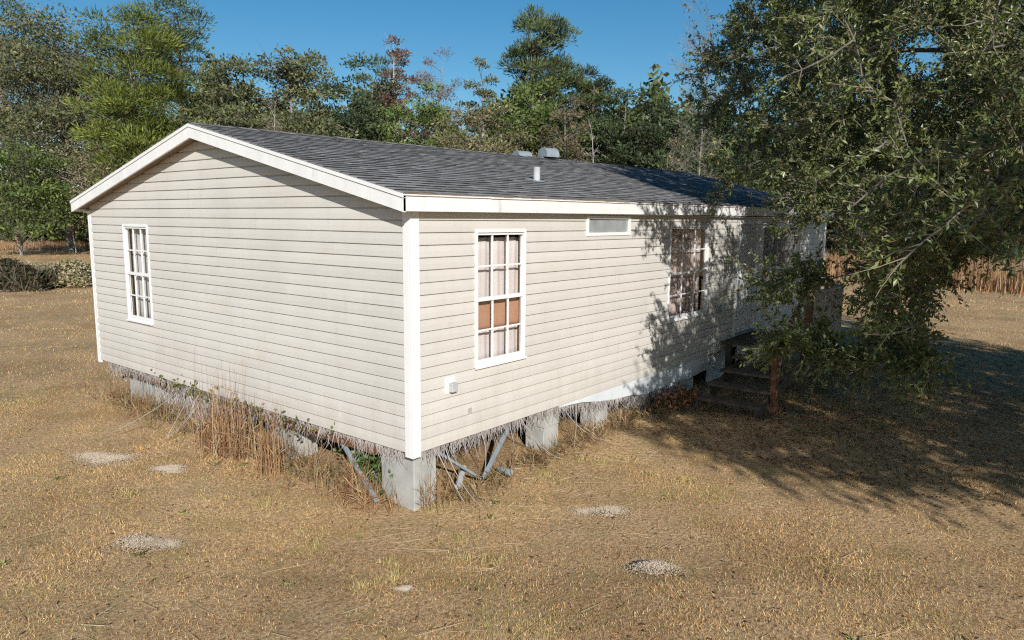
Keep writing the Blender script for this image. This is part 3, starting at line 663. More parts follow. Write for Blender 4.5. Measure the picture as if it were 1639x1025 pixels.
# behind the ridge, left to right
T('round_oak_tree', 'grey-green oak directly right of the gable peak', 385, 92, 50, 72, 'oak', 'oak', 85, 10500, .1, .18, twigs=3)
T('round_oak_tree', 'grey-green oak with a high pointed top right of the first oak', 487, 68, 50, 66, 'oak', 'oak', 85, 10500, .1, .18, twigs=4)
T('slender_tree', 'pale leaning bare trunk among the oaks above the left roof', 438, 150, 44, 22, 'bare', 'tan', 14, 250, .3, .13, 'palebark', twigs=10, trunk_r=.11)
T('round_oak_tree', 'dark green oak behind the left half of the roof', 575, 92, 58, 60, 'oak', 'dark', 70, 8000, .1, .2)
T('pine_tree', 'small dark pine top left of the reddish tree', 608, 86, 66, 34, 'pine', 'pine', 40, 4200, .3, .28, 'pinebark', needle=True)
T('red_maple_tree', 'thin reddish-brown tree poking above the middle of the treeline', 641, 66, 60, 30, 'maple', 'red', 46, 2600, .42, .16, 'palebark', twigs=8)
T('red_maple_tree', 'sparse pinkish bare-twigged tree right of the reddish one', 702, 78, 60, 34, 'maple', 'red', 40, 1300, .45, .12, 'bark', twigs=9)
T('round_oak_tree', 'mid green oak below the two reddish trees', 672, 128, 52, 62, 'oak', 'green', 75, 8500, .08, .18, twigs=2)
T('slender_tree', 'slim grey-green tree with open top left of the tall pine', 768, 92, 56, 30, 'oak', 'oak', 34, 2600, .25, .16, 'palebark', twigs=6)
T('round_oak_tree', 'wide olive mound of foliage above the middle of the roof', 762, 160, 46, 75, 'oak', 'olive', 85, 10000, .05, .16, twigs=3)
T('tall_pine_tree', 'tallest pine with open rounded crown above the roof vents', 866, 24, 62, 50, 'pine', 'pine', 80, 10500, .48, .28, 'pinebark', needle=True, trunk_r=.3)
T('round_oak_tree', 'green broadleaf tree under the tall pine', 850, 138, 50, 66, 'oak', 'green', 80, 9500, .06, .18)
T('vine_tangle_tree', 'tan vine-hung bare tree right of the roof vents', 905, 150, 46, 40, 'bare', 'tan', 40, 2600, .1, .14, 'bark', twigs=8)
T('pine_tree', 'short flat-topped pine right of the tall pine', 945, 103, 64, 38, 'pine', 'pine', 34, 5200, .45, .28, 'pinebark', needle=True)
T('round_oak_tree', 'dark green tree above the right part of the ridge', 985, 140, 54, 56, 'oak', 'dark', 75, 8500, .06, .19)
T('slender_tree', 'broken pale leaning trunk behind the right part of the ridge', 945, 185, 42, 14, 'bare', 'tan', 8, 0, .4, .12, 'palebark', twigs=7, trunk_r=.10)
T('round_oak_tree', 'dense dark tree beside the bare white tree', 1045, 132, 48, 55, 'oak', 'dark', 75, 8500, .04, .18, twigs=2)
T('bare_white_tree', 'leafless whitish tree rising behind the near oak crown', 1112, -20, 36, 46, 'bare', 'tan', 55, 250, .25, .12, 'bark', twigs=9, trunk_r=.07)
T('twiggy_shrub_tree', 'leafless grey twig shrub behind the far roof end', 1070, 215, 30, 38, 'bare', 'tan', 36, 700, .05, .1, 'bark', twigs=8, trunk_r=.05)
# right, seen through the near oak
for px, top, dp, hw, pal, lab in ((1150, 150, 56, 70, 'dark', 'dark tree behind the bare white tree'), (1250, 110, 58, 75, 'oak', 'grey-green tree seen through the near oak above the door'),
        (1355, 130, 60, 75, 'dark', 'dark tree seen through the middle of the near oak'), (1460, 150, 56, 75, 'oak', 'grey-green tree behind the right half of the near oak'),
        (1570, 120, 52, 80, 'dark', 'dark tree behind the brown grass at right'), (1680, 140, 50, 80, 'dark', 'dark tree at the right picture edge behind the oak')):
    T('round_oak_tree', lab, px, top, dp, hw, 'oak', pal, 60, 6000, .03, .2)
for px, top, lab in ((1420, 300, 'brown-leaved low bush behind the tall brown grass'), (1560, 310, 'dull green low bush at the right behind the tall brown grass')):
    T('low_bush', lab, px, top, 38, 75, 'bush', 'tan' if px < 1500 else 'dark', 40, 3500, .0, .16, twigs=5, cat='bush', group='bushes behind the brown grass')

# leafy brush pile left of the home
def mound(name, label, cx, cy, rx, ry, h, n, pal, leaf, cat, twig=120):
    t = tag(empty(name, (cx, cy, 0)), label, cat); a = rng.uniform(0, 6.283, n); r = rng.uniform(0, 1, n)**.5
    lump = .75+.25*np.sin(a*3+1)+.12*np.sin(a*7)
    x = cx+rx*r*np.cos(a)*lump; y = cy+ry*r*np.sin(a)*lump; zt = h*(1-r**2)**.6*(.75+.3*np.sin(x*2.1)*np.cos(y*1.7))
    P = np.stack([x, y, zt*rng.uniform(.25, 1, n)**.5+.03], 1); D = unit(n); D[:, 2] = np.abs(D[:, 2])*.6
    L = leaf*rng.uniform(.6, 1.4, n); MB().leaves(P, D, L, L*.26, palette(n, PAL[pal] if isinstance(pal, str) else pal, .25)).build('foliage', M['farleaf'], t)
    k = rng.integers(n, size=twig); q = P[k]+unit(twig)*.5; q[:, 2] = np.abs(q[:, 2])*.9+.1; MB().prisms(P[k]*np.array([1, 1, .1]), q, .015, .005, 3).build('stems', M['twig'], t)
    return t
e = ground_at(105, 455); mound('leafy_shrub', 'pale tan and green low shrub right of the dark brush heap', e[0], e[1], 2.3, 2.0, 1.05, 9000, [(.42, .35, .22), (.36, .30, .18), (.28, .27, .12), (.20, .21, .08), (.50, .42, .28)], .12, 'shrub')
e = ground_at(38, 462); mound('brush_heap', 'dark tangled brush heap at the left edge beyond the lawn', e[0], e[1], 1.75, 1.6, 1.35, 5200, [(.05, .05, .025), (.10, .07, .045), (.075, .055, .035), (.14, .10, .065), (.045, .06, .025)], .13, 'brush', 420)
e = ground_at(122, 404); tag(MB().cyl((e[0], e[1], -.05), (e[0]-.12, e[1], 1.25), .045, 8).build('marker_stake', M['white']), 'thin white stake beside the pale tree trunk', 'stake')

# ------------------------------------------------------------------ near oak
POLY = np.array([(1215, -500), (1200, 0), (1150, 55), (1092, 115), (1112, 210), (1140, 255), (1180, 295), (1235, 322), (1345, 338), (1380, 400), (1385, 470), (1390, 550), (1475, 578), (1495, 470), (1545, 405), (1639, 380), (3200, 380), (3200, -500)], float)
def in_poly(x, y, poly):
    c = np.zeros(len(x), bool); j = len(poly)-1
    for i in range(len(poly)):
        xi, yi = poly[i]; xj, yj = poly[j]
        hit = ((yi > y) != (yj > y)) & (x < (xj-xi)*(y-yi)/(yj-yi+1e-9)+xi); c ^= hit; j = i
    return c
def sun_ok(P):
    """keeps foliage from shading the parts of wall, roof and lawn that stand in the sun"""
    s = P[:, 2]/-SD[2]; G = P+SD*s[:, None]
    sw = -P[:, 1]/SD[1]; Wp = P+SD*sw[:, None]
    onw = (sw > 0) & (Wp[:, 2] > .3) & (Wp[:, 2] < 2.9) & (Wp[:, 0] > -.5)
    sr = (2.93+.237*P[:, 1]-P[:, 2])/(SD[2]-.237*SD[1]); Rp = P+SD*sr[:, None]
    onr = (Rp[:, 1] > -.2) & (Rp[:, 1] < 4) & (Rp[:, 0] > -1)
    bad = (onw & (Wp[:, 0] < 4.45+.35*np.sin(Wp[:, 2]*4))) | (onr & (Rp[:, 0] < 6.3+.5*(Rp[:, 1])))
    edge = np.where(G[:, 1] > -2.9, 3.3, 3.3+(-2.9-G[:, 1])*.62)
    bad |= (G[:, 1] < .3) & (G[:, 1] > -9) & (G[:, 0] < edge)
    bad |= (Wp[:, 0] < -.6) & (G[:, 0] < 30) & (Wp[:, 2] > .5)      # lawn left of the home stays sunlit
    return ~bad
def oak_tree(name, label, base, fork, targets, nlimb, twl, leafL, ntw, nlf, tr):
    t = tag(empty(name, tuple(base)), label, 'tree', 'oaks at the right'); wood = MB(); tw = MB(); lv = MB()
    wood.tube(curve(base, fork, 0, 6, .03), np.linspace(tr*1.25, tr*.8, 7), 10)
    hi_ = np.where((targets[:, 2] > 2.9) & (np.linalg.norm(targets[:, :2]-CAM[:2], axis=1) > 7.5), 1, 0.); sel = [int(np.argmax(np.linalg.norm(targets-fork, axis=1)*hi_))]; dmin = np.linalg.norm(targets-targets[sel[0]], axis=1)
    for _ in range(nlimb-1): k = int(np.argmax(dmin*hi_)); sel.append(k); dmin = np.minimum(dmin, np.linalg.norm(targets-targets[k], axis=1))
    net = [fork[None]]; nr = [np.array([tr*.7])]
    for k in sel:
        pts = curve(fork, targets[k], .10, 10, .07); r = .010+tr*.30*(1-np.linspace(0, 1, 11))**1.4; wood.tube(pts, r, 7); net.append(pts[2:]); nr.append(r[2:])
    NET = np.concatenate(net); NR = np.concatenate(nr); rest_ = np.delete(np.arange(len(targets)), sel)
    rest_ = rest_[np.argsort(np.linalg.norm(targets[rest_]-fork, axis=1))]
    ends = []; starts = []
    for k in rest_:
        p = targets[k]; d = np.linalg.norm(NET-p, axis=1)+.25*np.linalg.norm(NET-fork, axis=1)*(np.linalg.norm(NET-fork, axis=1) > np.linalg.norm(p-fork))
        j = int(np.argmin(d)); pts = curve(NET[j], p, rng.uniform(-.05, .12), 4, .10); r0 = min(NR[j]*.7, .035); r = np.linspace(max(r0, .008), .005, 5)
        wood.tube(pts, r, 4); NET = np.concatenate([NET, pts[1:]]); NR = np.concatenate([NR, r[1:]]); ends.append(pts)
    E = np.array(ends); nb = len(E)
    seg = rng.integers(1, 5, (nb, ntw)); f = rng.random((nb, ntw, 1)); bi = np.arange(nb)[:, None]
    S = E[bi, seg-1]*(1-f)+E[bi, seg]*f; ax = E[:, 4]-E[:, 2]; ax /= np.maximum(np.linalg.norm(ax, axis=1, keepdims=True), 1e-6)
    D = ax[:, None, :]*.8+unit(nb*ntw).reshape(nb, ntw, 3)*.85+np.array([0, 0, .10]); D /= np.linalg.norm(D, axis=2, keepdims=True)
    S = S.reshape(-1, 3); D = D.reshape(-1, 3); TL = twl*rng.uniform(.5, 1.4, len(S))[:, None]
    Mid = S+D*TL*.5+rng.normal(size=S.shape)*.02; Tip = Mid+(D+np.array([0, 0, -.12])+.25*rng.normal(size=S.shape))*TL*.5
    tw.prisms(S, Mid, .0045, .0032, 3); tw.prisms(Mid, Tip, .0032, .0014, 3)
    n = len(S); k = np.repeat(np.arange(n), nlf); f = rng.uniform(.15, 1.05, n*nlf)[:, None]
    P = np.where(f < .5, S[k]*(1-2*f)+Mid[k]*2*f, Mid[k]*(2-2*f)+Tip[k]*(2*f-1))
    dl = D[k]*.6+unit(n*nlf)*.9; L = leafL*rng.uniform(.65, 1.3, n*nlf)
    C = palette(n*nlf, [(.094, .130, .034), (.124, .160, .042), (.066, .096, .026), (.160, .188, .056), (.195, .200, .074), (.122, .144, .054)], .24)
    br = rng.random(n*nlf) < .012; C[br] = (.22, .12, .05)
    N_ = unit(n*nlf)*.8+np.array([-.3, -.4, .8]); lv.leaves(P, dl, L, L*.21, C, N_, .3)
    wood.build('trunk', M['bark'], t); tw.build('twigs', M['twig'], t); lv.build('crown', M['leaf'], t)
    return t
# crown points of the oak over the doorway
cand = []
u = unit(11000); P = np.array([5.8, -4.9, 5.1])+u*(rng.uniform(.02, 1, 11000)**.42)[:, None]*np.array([6.6, 6.4, 4.5])
cand.append(P)
def droop(n, x0, x1, y0, y1, d0, d1, sx=0, sy=0):
    t = rng.random(n); return np.array([at(x0+(x1-x0)*a+rng.normal()*sx, y0+(y1-y0)*a+rng.normal()*sy, d0+(d1-d0)*a) for a in t])
pxs = rng.uniform(1310, 1540, 700); pys = rng.uniform(330, 600, 700)                      # drooping outer boughs
cand.append(np.array([at(a, b, d) for a, b, d in zip(pxs, pys, rng.uniform(6.8, 9.2, 700))])[rng.random(700) < .42])
P = np.concatenate(cand); x, y, dep = project(P)
ok = in_poly(x, y, POLY) & ~((y > 310) & (x < 1540) & (rng.random(len(x)) < .5))
BR = np.concatenate([droop(12, 1225, 1330, 452, 440, 7.6, 8.0, 6, 12), droop(6, 1250, 1330, 375, 350, 7.8, 8.2, 12, 12), droop(9, 1230, 1340, 552, 548, 7.2, 7.8, 5, 6),
                     droop(20, 1150, 1290, 300, 330, 9.2, 8.4, 14, 14), droop(18, 1310, 1500, 560, 605, 7.4, 6.9, 8, 12)])
P = np.concatenate([P, BR]); ok = np.concatenate([ok, np.ones(len(BR), bool)]); x, y, dep = project(P)
ok &= (P[:, 2] > .75) & (dep > 4.4) & sun_ok(P)
Wq = P+SD*(-P[:, 1]/SD[1])[:, None]; dap = (Wq[:, 2] > 1.0) & (Wq[:, 2] < 3.0) & (Wq[:, 0] < 7.9) & (P[:, 1] < 0)
ok &= ~(dap & (rng.random(len(P)) < .6))
ok &= ~((P[:, 1] > -.45) & (P[:, 0] > -.5) & (P[:, 0] < 13.3) & (P[:, 2] < 3.9+.0*P[:, 1]))
G_ = P+SD*(P[:, 2]/-SD[2])[:, None]; useful = (G_[:, 1] < .5) & (G_[:, 0] < 14) & (P[:, 2] < 3.3) | (x < 1700)
ok &= ~((y < -70) & (dep < 12) & (rng.random(len(x)) < .8)) & ~((np.hypot(x-1478, y-82) < 48)) & (useful | (rng.random(len(x)) < .12))
isbr = np.arange(len(P)) >= len(P)-len(BR)
A = P[ok & ~isbr]; print('oak targets', len(A)); A = A[rng.permutation(len(A))[:2050]]
P = np.concatenate([A, P[ok & isbr]])
oak_tree('oak_tree', 'large glossy-leaved oak overhanging the door and far end of the home', np.array([9.6, -8.6, -.1]), np.array([9.0, -7.8, 3.5]), P, 16, .32, .054, 10, 23, .34)
# second oak, right of the picture: its shade falls across the lawn
u = unit(5000); P = np.array([1.6, -11.2, 4.6])+u*(rng.uniform(.05, 1, 5000)**.45)[:, None]*np.array([6.5, 3.8, 3.2]); x, y, dep = project(P)
P = P[sun_ok(P) & (P[:, 2] > 1.5) & ((dep < .3) | (x > 1720))]; print('oak2', len(P)); P = P[rng.permutation(len(P))[:760]]
oak_tree('oak_tree', 'second oak off to the right whose shade streaks the lawn', np.array([3.2, -12.6, -.1]), np.array([3.0, -12.2, 2.2]), P, 8, .5, .12, 9, 12, .3)

# ------------------------------------------------------------------ grass
STRAW0 = [(.36, .255, .14), (.30, .205, .11), (.24, .155, .08), (.42, .32, .19), (.19, .12, .065), (.33, .25, .15), (.17, .14, .06), (.22, .18, .075)]
STRAW = [tuple(min(.75, v*k) for v, k in zip(c, (2.22, 1.94, 1.68))) for c in STRAW0]
GREEN = [(.36, .33, .12), (.29, .285, .095), (.46, .41, .16)]
SANDS = [(-2.0, 1.27, .27, .17), (.34, -2.34, .24, .15), (1.11, -1.47, .22, .13), (-1.27, 3.67, .40, .25), (-.98, 2.75, .2, .12), (-1.02, -1.0, .08, .05)]
def vnoise(x, y, s, seed):
    r = np.random.default_rng(seed).uniform(-1, 1, (8, 4)); v = 0
    for a, b, c, d in r: v = v+np.sin((a*x+b*y)*s*3+c*9+2*np.sin((d*x-a*y)*s*2))
    return v/8
def lawn(n, d0, d1, hmin, hmax, w, powr):
    a = rng.uniform(-.78, .86, n); d = (d0**powr+(d1**powr-d0**powr)*rng.random(n))**(1/powr)
    fx, fy = FW[0]/math.cos(PITCH), FW[1]/math.cos(PITCH)
    x = CAM[0]+d*(fx+R0[0]*np.tan(a)); y = CAM[1]+d*(fy+R0[1]*np.tan(a))
    keep = ~((x > .25) & (x < HOUSE_L) & (y > .35) & (y < HOUSE_W))
    for sx, sy, rx, ry in SANDS: keep &= ((x-sx)/rx)**2+((y-sy)/ry)**2 > rng.uniform(.15, 1.1, n)
    p = vnoise(x, y, 1.1, 3); keep &= rng.random(n) < np.clip(.68+1.1*p, .14, 1)
    x, y, d, p = x[keep], y[keep], d[keep], p[keep]; m = len(x); P = np.stack([x, y, bump_z(x, y)-.006], 1)
    g = vnoise(x, y, .8, 11)+.5*vnoise(x, y, 3.1, 5); C = palette(m, STRAW, .2)
    gr = rng.random(m) < np.clip(.09+.55*g, .02, .5); C[gr] = palette(int(gr.sum()), GREEN, .2)
    C *= (1+.45*vnoise(x, y, .45, 21)+.35*vnoise(x, y, 1.9, 33))[:, None].clip(.5, 1.5)
    h = rng.uniform(hmin, hmax, m)*(1+.4*p); az = rng.uniform(0, 6.283, m)+.0; ln = rng.uniform(.1, 1.3, m)
    T_ = P+np.stack([np.cos(az)*ln*h, np.sin(az)*ln*h, h], 1)
    return P, T_, np.full(m, w)*rng.uniform(.6, 1.4, m), C
gm = MB(); gm.blades(*lawn(520000, 3.2, 11, .010, .034, .0026, 1.5)); gm.blades(*lawn(260000, 10, 24, .016, .045, .0042, 1.4)); gm.blades(*lawn(150000, 22, 62, .03, .08, .010, 1.4))
tag(gm.build('dry_grass', M['blade']), 'short dormant tan and olive lawn grass', 'grass', kind='stuff')
# straw litter
ns = 1500; a = rng.uniform(-.75, .8, ns); d = rng.uniform(3.6, 14, ns); x = CAM[0]+d*(FW[0]+R0[0]*np.tan(a)); y = CAM[1]+d*(FW[1]+R0[1]*np.tan(a))
near_wall = rng.random(ns) < .5; x = np.where(near_wall, rng.uniform(-.6, 5, ns), x); y = np.where(near_wall, rng.uniform(-1.3, .1, ns), y)
P = np.stack([x, y, bump_z(x, y)+.012], 1); az = rng.uniform(0, 6.283, ns); l = rng.uniform(.06, .38, ns)
sm = MB().prisms(P, P+np.stack([np.cos(az)*l, np.sin(az)*l, rng.uniform(-.01, .03, ns)], 1), .0022, .0015, 3, palette(ns, [(.50, .38, .22), (.42, .30, .16), (.55, .45, .29)], .12))
tag(sm.build('straw_litter', M['blade']), 'loose pale straw stalks lying on the lawn', 'straw', kind='stuff')
# tall weeds along the gable and below the long wall
def weeds(name, label, pts, n, hr, cols, spread, wd=.0035, lean=.25):
    k = rng.integers(len(pts), size=n); P = np.array(pts)[k]+rng.normal(size=(n, 2))*spread; z = bump_z(P[:, 0], P[:, 1]); P = np.column_stack([P, z])
    h = rng.uniform(*hr, n)*np.array([1.0]); a = rng.uniform(0, 6.283, n); l = np.abs(rng.normal(size=n))*lean
    mid = P+np.stack([np.cos(a)*l*h*.3, np.sin(a)*l*h*.3, h*.55], 1); tip = P+np.stack([np.cos(a)*l*h, np.sin(a)*l*h, h], 1)
    hit = (tip[:, 0] > -.03) & (tip[:, 1] > 0) & (P[:, 0] < .1); tip[hit, 0] = -.05-.1*rng.random(int(hit.sum())); mid[hit, 0] = np.minimum(mid[hit, 0], -.05)
    C = palette(n, cols, .2); mb = MB().prisms(P, mid, wd, wd*.8, 3, C).prisms(mid, tip, wd*.8, wd*.2, 3, C)
    nl = n*3; kk = rng.integers(n, size=nl); f = rng.random(nl)[:, None]; Q = P[kk]*(1-f)+mid[kk]*f; dd = unit(nl); dd[:, 2] = np.abs(dd[:, 2])+.4; dd[:, 0] -= .3
    mb.leaves(Q, dd, rng.uniform(.08, .22, nl), wd*1.3, C[kk]); return tag(mb.build(name, M['blade']), label, 'weeds', kind='stuff')
SEDGE = [(.36, .21, .105), (.44, .29, .16), (.30, .16, .08), (.48, .35, .21)]
weeds('weed_band', 'dry straw-coloured weeds growing along the foot of the gable wall', [(-.12, y) for y in np.linspace(.5, 6.3, 26)], 560, (.12, .42), SEDGE+STRAW0, .12)
weeds('broomsedge', 'tall rusty broomsedge clump standing against the gable siding', [(-.28, 2.55), (-.3, 2.75), (-.3, 2.95), (-.25, 3.2), (-.32, 1.9)], 250, (.3, .85), SEDGE, .09, lean=.13)
weeds('tall_stalks', 'few tallest reddish stalks rising above the siding bottom', [(-.3, 2.75), (-.3, 2.95), (-.3, 3.25)], 16, (.9, 1.2), SEDGE, .12, .004, .06)
weeds('wall_foot_weeds', 'thin dry weeds under the long wall between the piers', [(x, -.12) for x in np.linspace(.5, 5.6, 24)], 420, (.06, .22), SEDGE+STRAW0, .13)
weeds('pier_stalks', 'few thin dry stalks standing in front of the corner pier', [(.0, .2), (-.02, .35), (.15, -.05), (.3, -.03)], 34, (.15, .45), SEDGE, .06, .0028, .3)
weeds('corner_weeds', 'dry stalks leaning round the corner pier', [(-.15, .5), (-.18, .7), (-.2, .35)], 45, (.25, .6), SEDGE, .08, .0035, .4)
def sedge_field(name, label, p0, p1, n, h, w):
    t = rng.random(n)[:, None]; P = np.array(p0)*(1-t)+np.array(p1)*t; P = P+rng.normal(size=(n, 2))*np.array(w); z = bump_z(P[:, 0], P[:, 1]); P = np.column_stack([P, z])
    hh = rng.uniform(.5, 1, n)*h*(1+.35*vnoise(P[:, 0], P[:, 1], .6, 9)); a = rng.uniform(0, 6.283, n)
    T_ = P+np.stack([np.cos(a)*.16*hh, np.sin(a)*.16*hh, hh], 1); C = palette(n, [(.34, .185, .09), (.42, .27, .15), (.27, .14, .07), (.45, .32, .19)], .2)
    return tag(MB().blades(P, T_, .022, C).build(name, M['blade']), label, 'grass', kind='stuff')
q0, q1 = ground_at(1330, 440), ground_at(1700, 470)
sedge_field('tall_brown_grass', 'band of tall rusty grass beyond the lawn at right', q0[:2]+np.array([2, 2.]), q1[:2]+np.array([1., 0]), 9000, 1.35, (1.6, 1.6))
q0, q1 = ground_at(-150, 396), ground_at(135, 394)
sedge_field('far_brown_grass', 'strip of tan rough grass beyond the brush at left', q0[:2], q1[:2], 7000, .55, (5, 5))
# sand mounds
def sand(x, y, rx, ry, h, label):
    n = int(1500*max(.25, rx/.25)); q = rng.normal(size=(n*3, 2))*rng.uniform(.12, .5, (n*3, 1))+rng.normal(size=(5, 2))[rng.integers(5, size=n*3)]*.45; n = len(q)
    ca, sa = math.cos(-.9), math.sin(-.9); X = q[:, 0]*rx; Y = q[:, 1]*ry; rr = np.hypot(q[:, 0], q[:, 1])
    c = np.stack([x+X*ca-Y*sa, y+X*sa+Y*ca, np.zeros(n)], 1); c[:, 2] = bump_z(c[:, 0], c[:, 1])+h*np.clip(1-rr**2, 0, 1)*rng.uniform(.4, 1, n)+.012
    O = np.array([(1, 0, 0), (-1, 0, 0), (0, 1, 0), (0, -1, 0), (0, 0, 1), (0, 0, -1)], float); sz = rng.uniform(.002, .008, n)*np.clip(1.2-.5*rr, .4, 1.2)
    V = c[:, None, :]+O[None]*sz[:, None, None]*rng.uniform(.6, 1.4, (n, 6, 1))*np.array([1.2, 1.2, .7])
    F0 = np.array([(0, 2, 4), (2, 1, 4), (1, 3, 4), (3, 0, 4), (2, 0, 5), (1, 2, 5), (3, 1, 5), (0, 3, 5)]); F = (F0[None]+(np.arange(n)*6)[:, None, None]).reshape(-1, 3)
    mb = MB().add(V.reshape(-1, 3), F); a = np.linspace(0, 6.283, 25)[:-1]; r1 = .3*(1+.2*np.sin(a*3+x*5)+.1*np.sin(a*7+y))
    B = [(x, y, float(bump_z(x, y))+h*.75+.012)]+[(x+ca*rx*r*math.cos(t)-sa*ry*r*math.sin(t), y+sa*rx*r*math.cos(t)+ca*ry*r*math.sin(t), float(bump_z(x, y))-.012) for r, t in zip(r1, a)]
    mb.add(B, [(0, 1+i, 1+(i+1) % 24) for i in range(24)])
    return tag(mb.build('sand_mound', M['sand'], smooth=False), label, 'sand mound', 'gopher mounds on the lawn')
for (x, y, rx, ry), lab, h in zip(SANDS, ('pale crumbly sand mound on the lawn at lower left', 'pale round sand mound on the lawn at lower right', 'small sand mound between the long wall and the lower right mound', 'flat worn sandy patch left of the gable weeds', 'small bare sandy patch beside the gable weeds', 'tiny sand spot in the middle of the front lawn'), (.075, .07, .05, .02, .015, .015)):
    sand(x, y, rx, ry, h, lab)

# ------------------------------------------------------------------ hanging dead tendrils
def tendrils(name, label, S, lmin, lmax, extra=0):
    n = len(S); l = np.minimum(lmin+rng.exponential((lmax-lmin)*.4, n), lmax*1.4); a = rng.normal(size=(n, 3))*.25; a[:, 2] = -1; mid = S+a*l[:, None]*.5; tip = mid+(a+rng.normal(size=(n, 3))*.3*np.array([1, 1, .3]))*l[:, None]*.5
    tip[:, 2] = np.maximum(tip[:, 2], .01); mb = MB().prisms(S, mid, .0032, .0024, 3).prisms(mid, tip, .0024, .001, 3)
    for _ in range(extra):
        s = S[rng.integers(n)]; e = s+np.array([rng.normal()*.35, -abs(rng.normal())*.25-.05, 0]); e[2] = .02; mb.tube(curve(s, e, -.1, 6, .1), np.linspace(.005, .003, 7), 4)
    return tag(mb.build(name, M['tendril']), label, 'vines', kind='stuff')
n = 1150; x = rng.uniform(.12, 4.9, n); zl = np.where(x > 2.4, ZB-.02-.23*np.clip((x-2.35)/2.0, 0, 1), ZB-.005)
tendrils('dead_tendrils', 'fringe of grey dead vine tendrils hanging under the long wall', np.stack([x, rng.uniform(-.03, .03, n), zl], 1), .04, .19, 8)
n = 1500; y = rng.uniform(.15, 6.7, n); tendrils('dead_vines', 'grey dead vine stems hanging under the gable wall', np.stack([rng.uniform(-.03, .04, n), y, np.full(n, ZB-.004)], 1), .04, .2, 4)
n = 420; y = rng.normal(3.9, .55, n); tendrils('vine_tangle', 'grey tangle of dead vines reaching the ground mid-gable', np.stack([rng.uniform(-.1, .06, n), y, ZB-.03-.1*rng.random(n)], 1), .12, .45, 10)
nl = 420; y = np.concatenate([rng.normal(2.2, .7, nl//2), rng.normal(4.2, .5, nl//2)]); P = np.stack([rng.uniform(-.12, .02, nl), y, ZB-.03+rng.normal(size=nl)*.06], 1)
vl = tag(MB().leaves(P, unit(nl), rng.uniform(.03, .07, nl), .018, palette(nl, [(.10, .13, .03), (.16, .15, .05), (.22, .15, .06)], .2)).build('vine_leaves', M['leaf']), 'small green and yellow vine leaves along the bottom of the gable siding', 'vine', kind='stuff')
nl = 260; P = np.stack([rng.normal(.18, .12, nl), rng.normal(.75, .16, nl), rng.uniform(.02, .33, nl)], 1)
tag(MB().leaves(P, unit(nl), rng.uniform(.04, .08, nl), .022, palette(nl, [(.06, .12, .025), (.09, .15, .035)], .2)).build('green_weed', M['leaf']), 'small green leafy weed under the gable beside the corner pier', 'weed', kind='stuff')
nl = 500; P = np.stack([rng.normal(5.0, .3, nl), rng.normal(-.22, .12, nl), rng.uniform(.02, .22, nl)], 1)
tag(MB().leaves(P, unit(nl), rng.uniform(.04, .08, nl), .02, palette(nl, [(.36, .14, .05), (.30, .17, .08), (.2, .1, .05)], .2)).build('rusty_leaf_litter', M['leaf']), 'heap of rusty fallen leaves at the wall foot beside the steps', 'leaves', kind='stuff')

# fallen oak leaves under the tree, their dark browns added to deepen its shade
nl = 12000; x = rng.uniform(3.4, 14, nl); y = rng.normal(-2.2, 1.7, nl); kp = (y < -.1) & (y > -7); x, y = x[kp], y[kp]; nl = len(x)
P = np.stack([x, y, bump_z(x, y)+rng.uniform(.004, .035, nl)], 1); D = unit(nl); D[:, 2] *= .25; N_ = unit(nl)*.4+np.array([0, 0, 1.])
tag(MB().leaves(P, D, rng.uniform(.035, .065, nl), .013, palette(nl, [(.20, .10, .05), (.13, .07, .04), (.28, .16, .08), (.09, .055, .035)], .2), N_).build('fallen_leaves', M['blade']), 'brown fallen oak leaves strewn on the shaded lawn', 'leaves', kind='stuff')

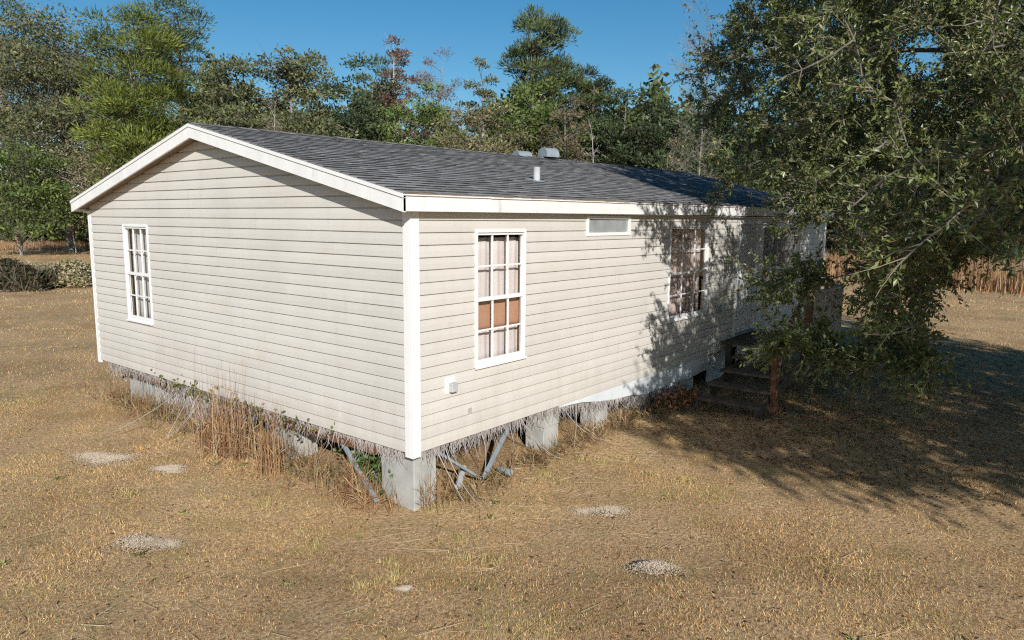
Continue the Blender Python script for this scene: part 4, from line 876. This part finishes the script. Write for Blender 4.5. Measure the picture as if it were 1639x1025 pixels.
# yellow-green grass tufts
tuf = [ground_at(a, b)[:2] for a, b in ((625, 878), (640, 900), (610, 915), (745, 878), (790, 882), (500, 858), (700, 800), (735, 845), (960, 742), (1000, 735), (1040, 760), (930, 735), (1090, 770), (870, 760), (575, 930), (1150, 800), (420, 800), (210, 790))]
P = np.repeat(np.array(tuf), 60, 0)+rng.normal(size=(60*len(tuf), 2))*rng.uniform(.03, .09, (60*len(tuf), 1)); n = len(P); P = np.column_stack([P, bump_z(P[:, 0], P[:, 1])])
h = rng.uniform(.03, .085, n); az = rng.uniform(0, 6.283, n); l = rng.uniform(.1, .9, n)
tag(MB().blades(P, P+np.stack([np.cos(az)*l*h, np.sin(az)*l*h, h], 1), .003, palette(n, [(.56, .46, .18), (.46, .39, .14), (.62, .51, .26), (.38, .34, .12)], .15)).build('grass_tufts', M['blade']), 'small yellow-green tufts standing out of the dry lawn', 'grass', kind='stuff')

# green weed rosettes and scattered brown leaves on the open lawn
nw = 26; a = rng.uniform(-.7, .7, nw); d = rng.uniform(4.3, 15, nw); C0 = np.stack([CAM[0]+d*(FW[0]+R0[0]*np.tan(a)), CAM[1]+d*(FW[1]+R0[1]*np.tan(a))], 1)
C0 = C0[~((C0[:, 0] > -.2) & (C0[:, 1] > -.2))]; k = np.repeat(np.arange(len(C0)), 14); q = C0[k]+rng.normal(size=(len(k), 2))*.018; P = np.column_stack([q, bump_z(q[:, 0], q[:, 1])+.012])
D = unit(len(k)); D[:, 2] = np.abs(D[:, 2])*.5+.1
tag(MB().leaves(P, D, rng.uniform(.03, .065, len(k)), .010, palette(len(k), [(.24, .24, .09), (.32, .30, .12), (.20, .19, .08)], .2)).build('lawn_weeds', M['blade']), 'small green weed rosettes dotted over the lawn', 'weeds', kind='stuff')
nl = 2600; a = rng.uniform(-.72, .8, nl); d = rng.uniform(3.8, 16, nl); x = CAM[0]+d*(FW[0]+R0[0]*np.tan(a)); y = CAM[1]+d*(FW[1]+R0[1]*np.tan(a)); kp = ~((x > 0) & (y > .3)); x, y = x[kp], y[kp]; nl = len(x)
P = np.stack([x, y, bump_z(x, y)+rng.uniform(.01, .03, nl)], 1); D = unit(nl); D[:, 2] *= .25
tag(MB().leaves(P, D, rng.uniform(.025, .05, nl), .010, palette(nl, [(.26, .14, .07), (.17, .095, .055), (.36, .23, .13)], .2), unit(nl)*.4+np.array([0, 0, 1.])).build('scattered_leaves', M['blade']), 'sparse brown leaves blown over the open lawn', 'leaves', kind='stuff')
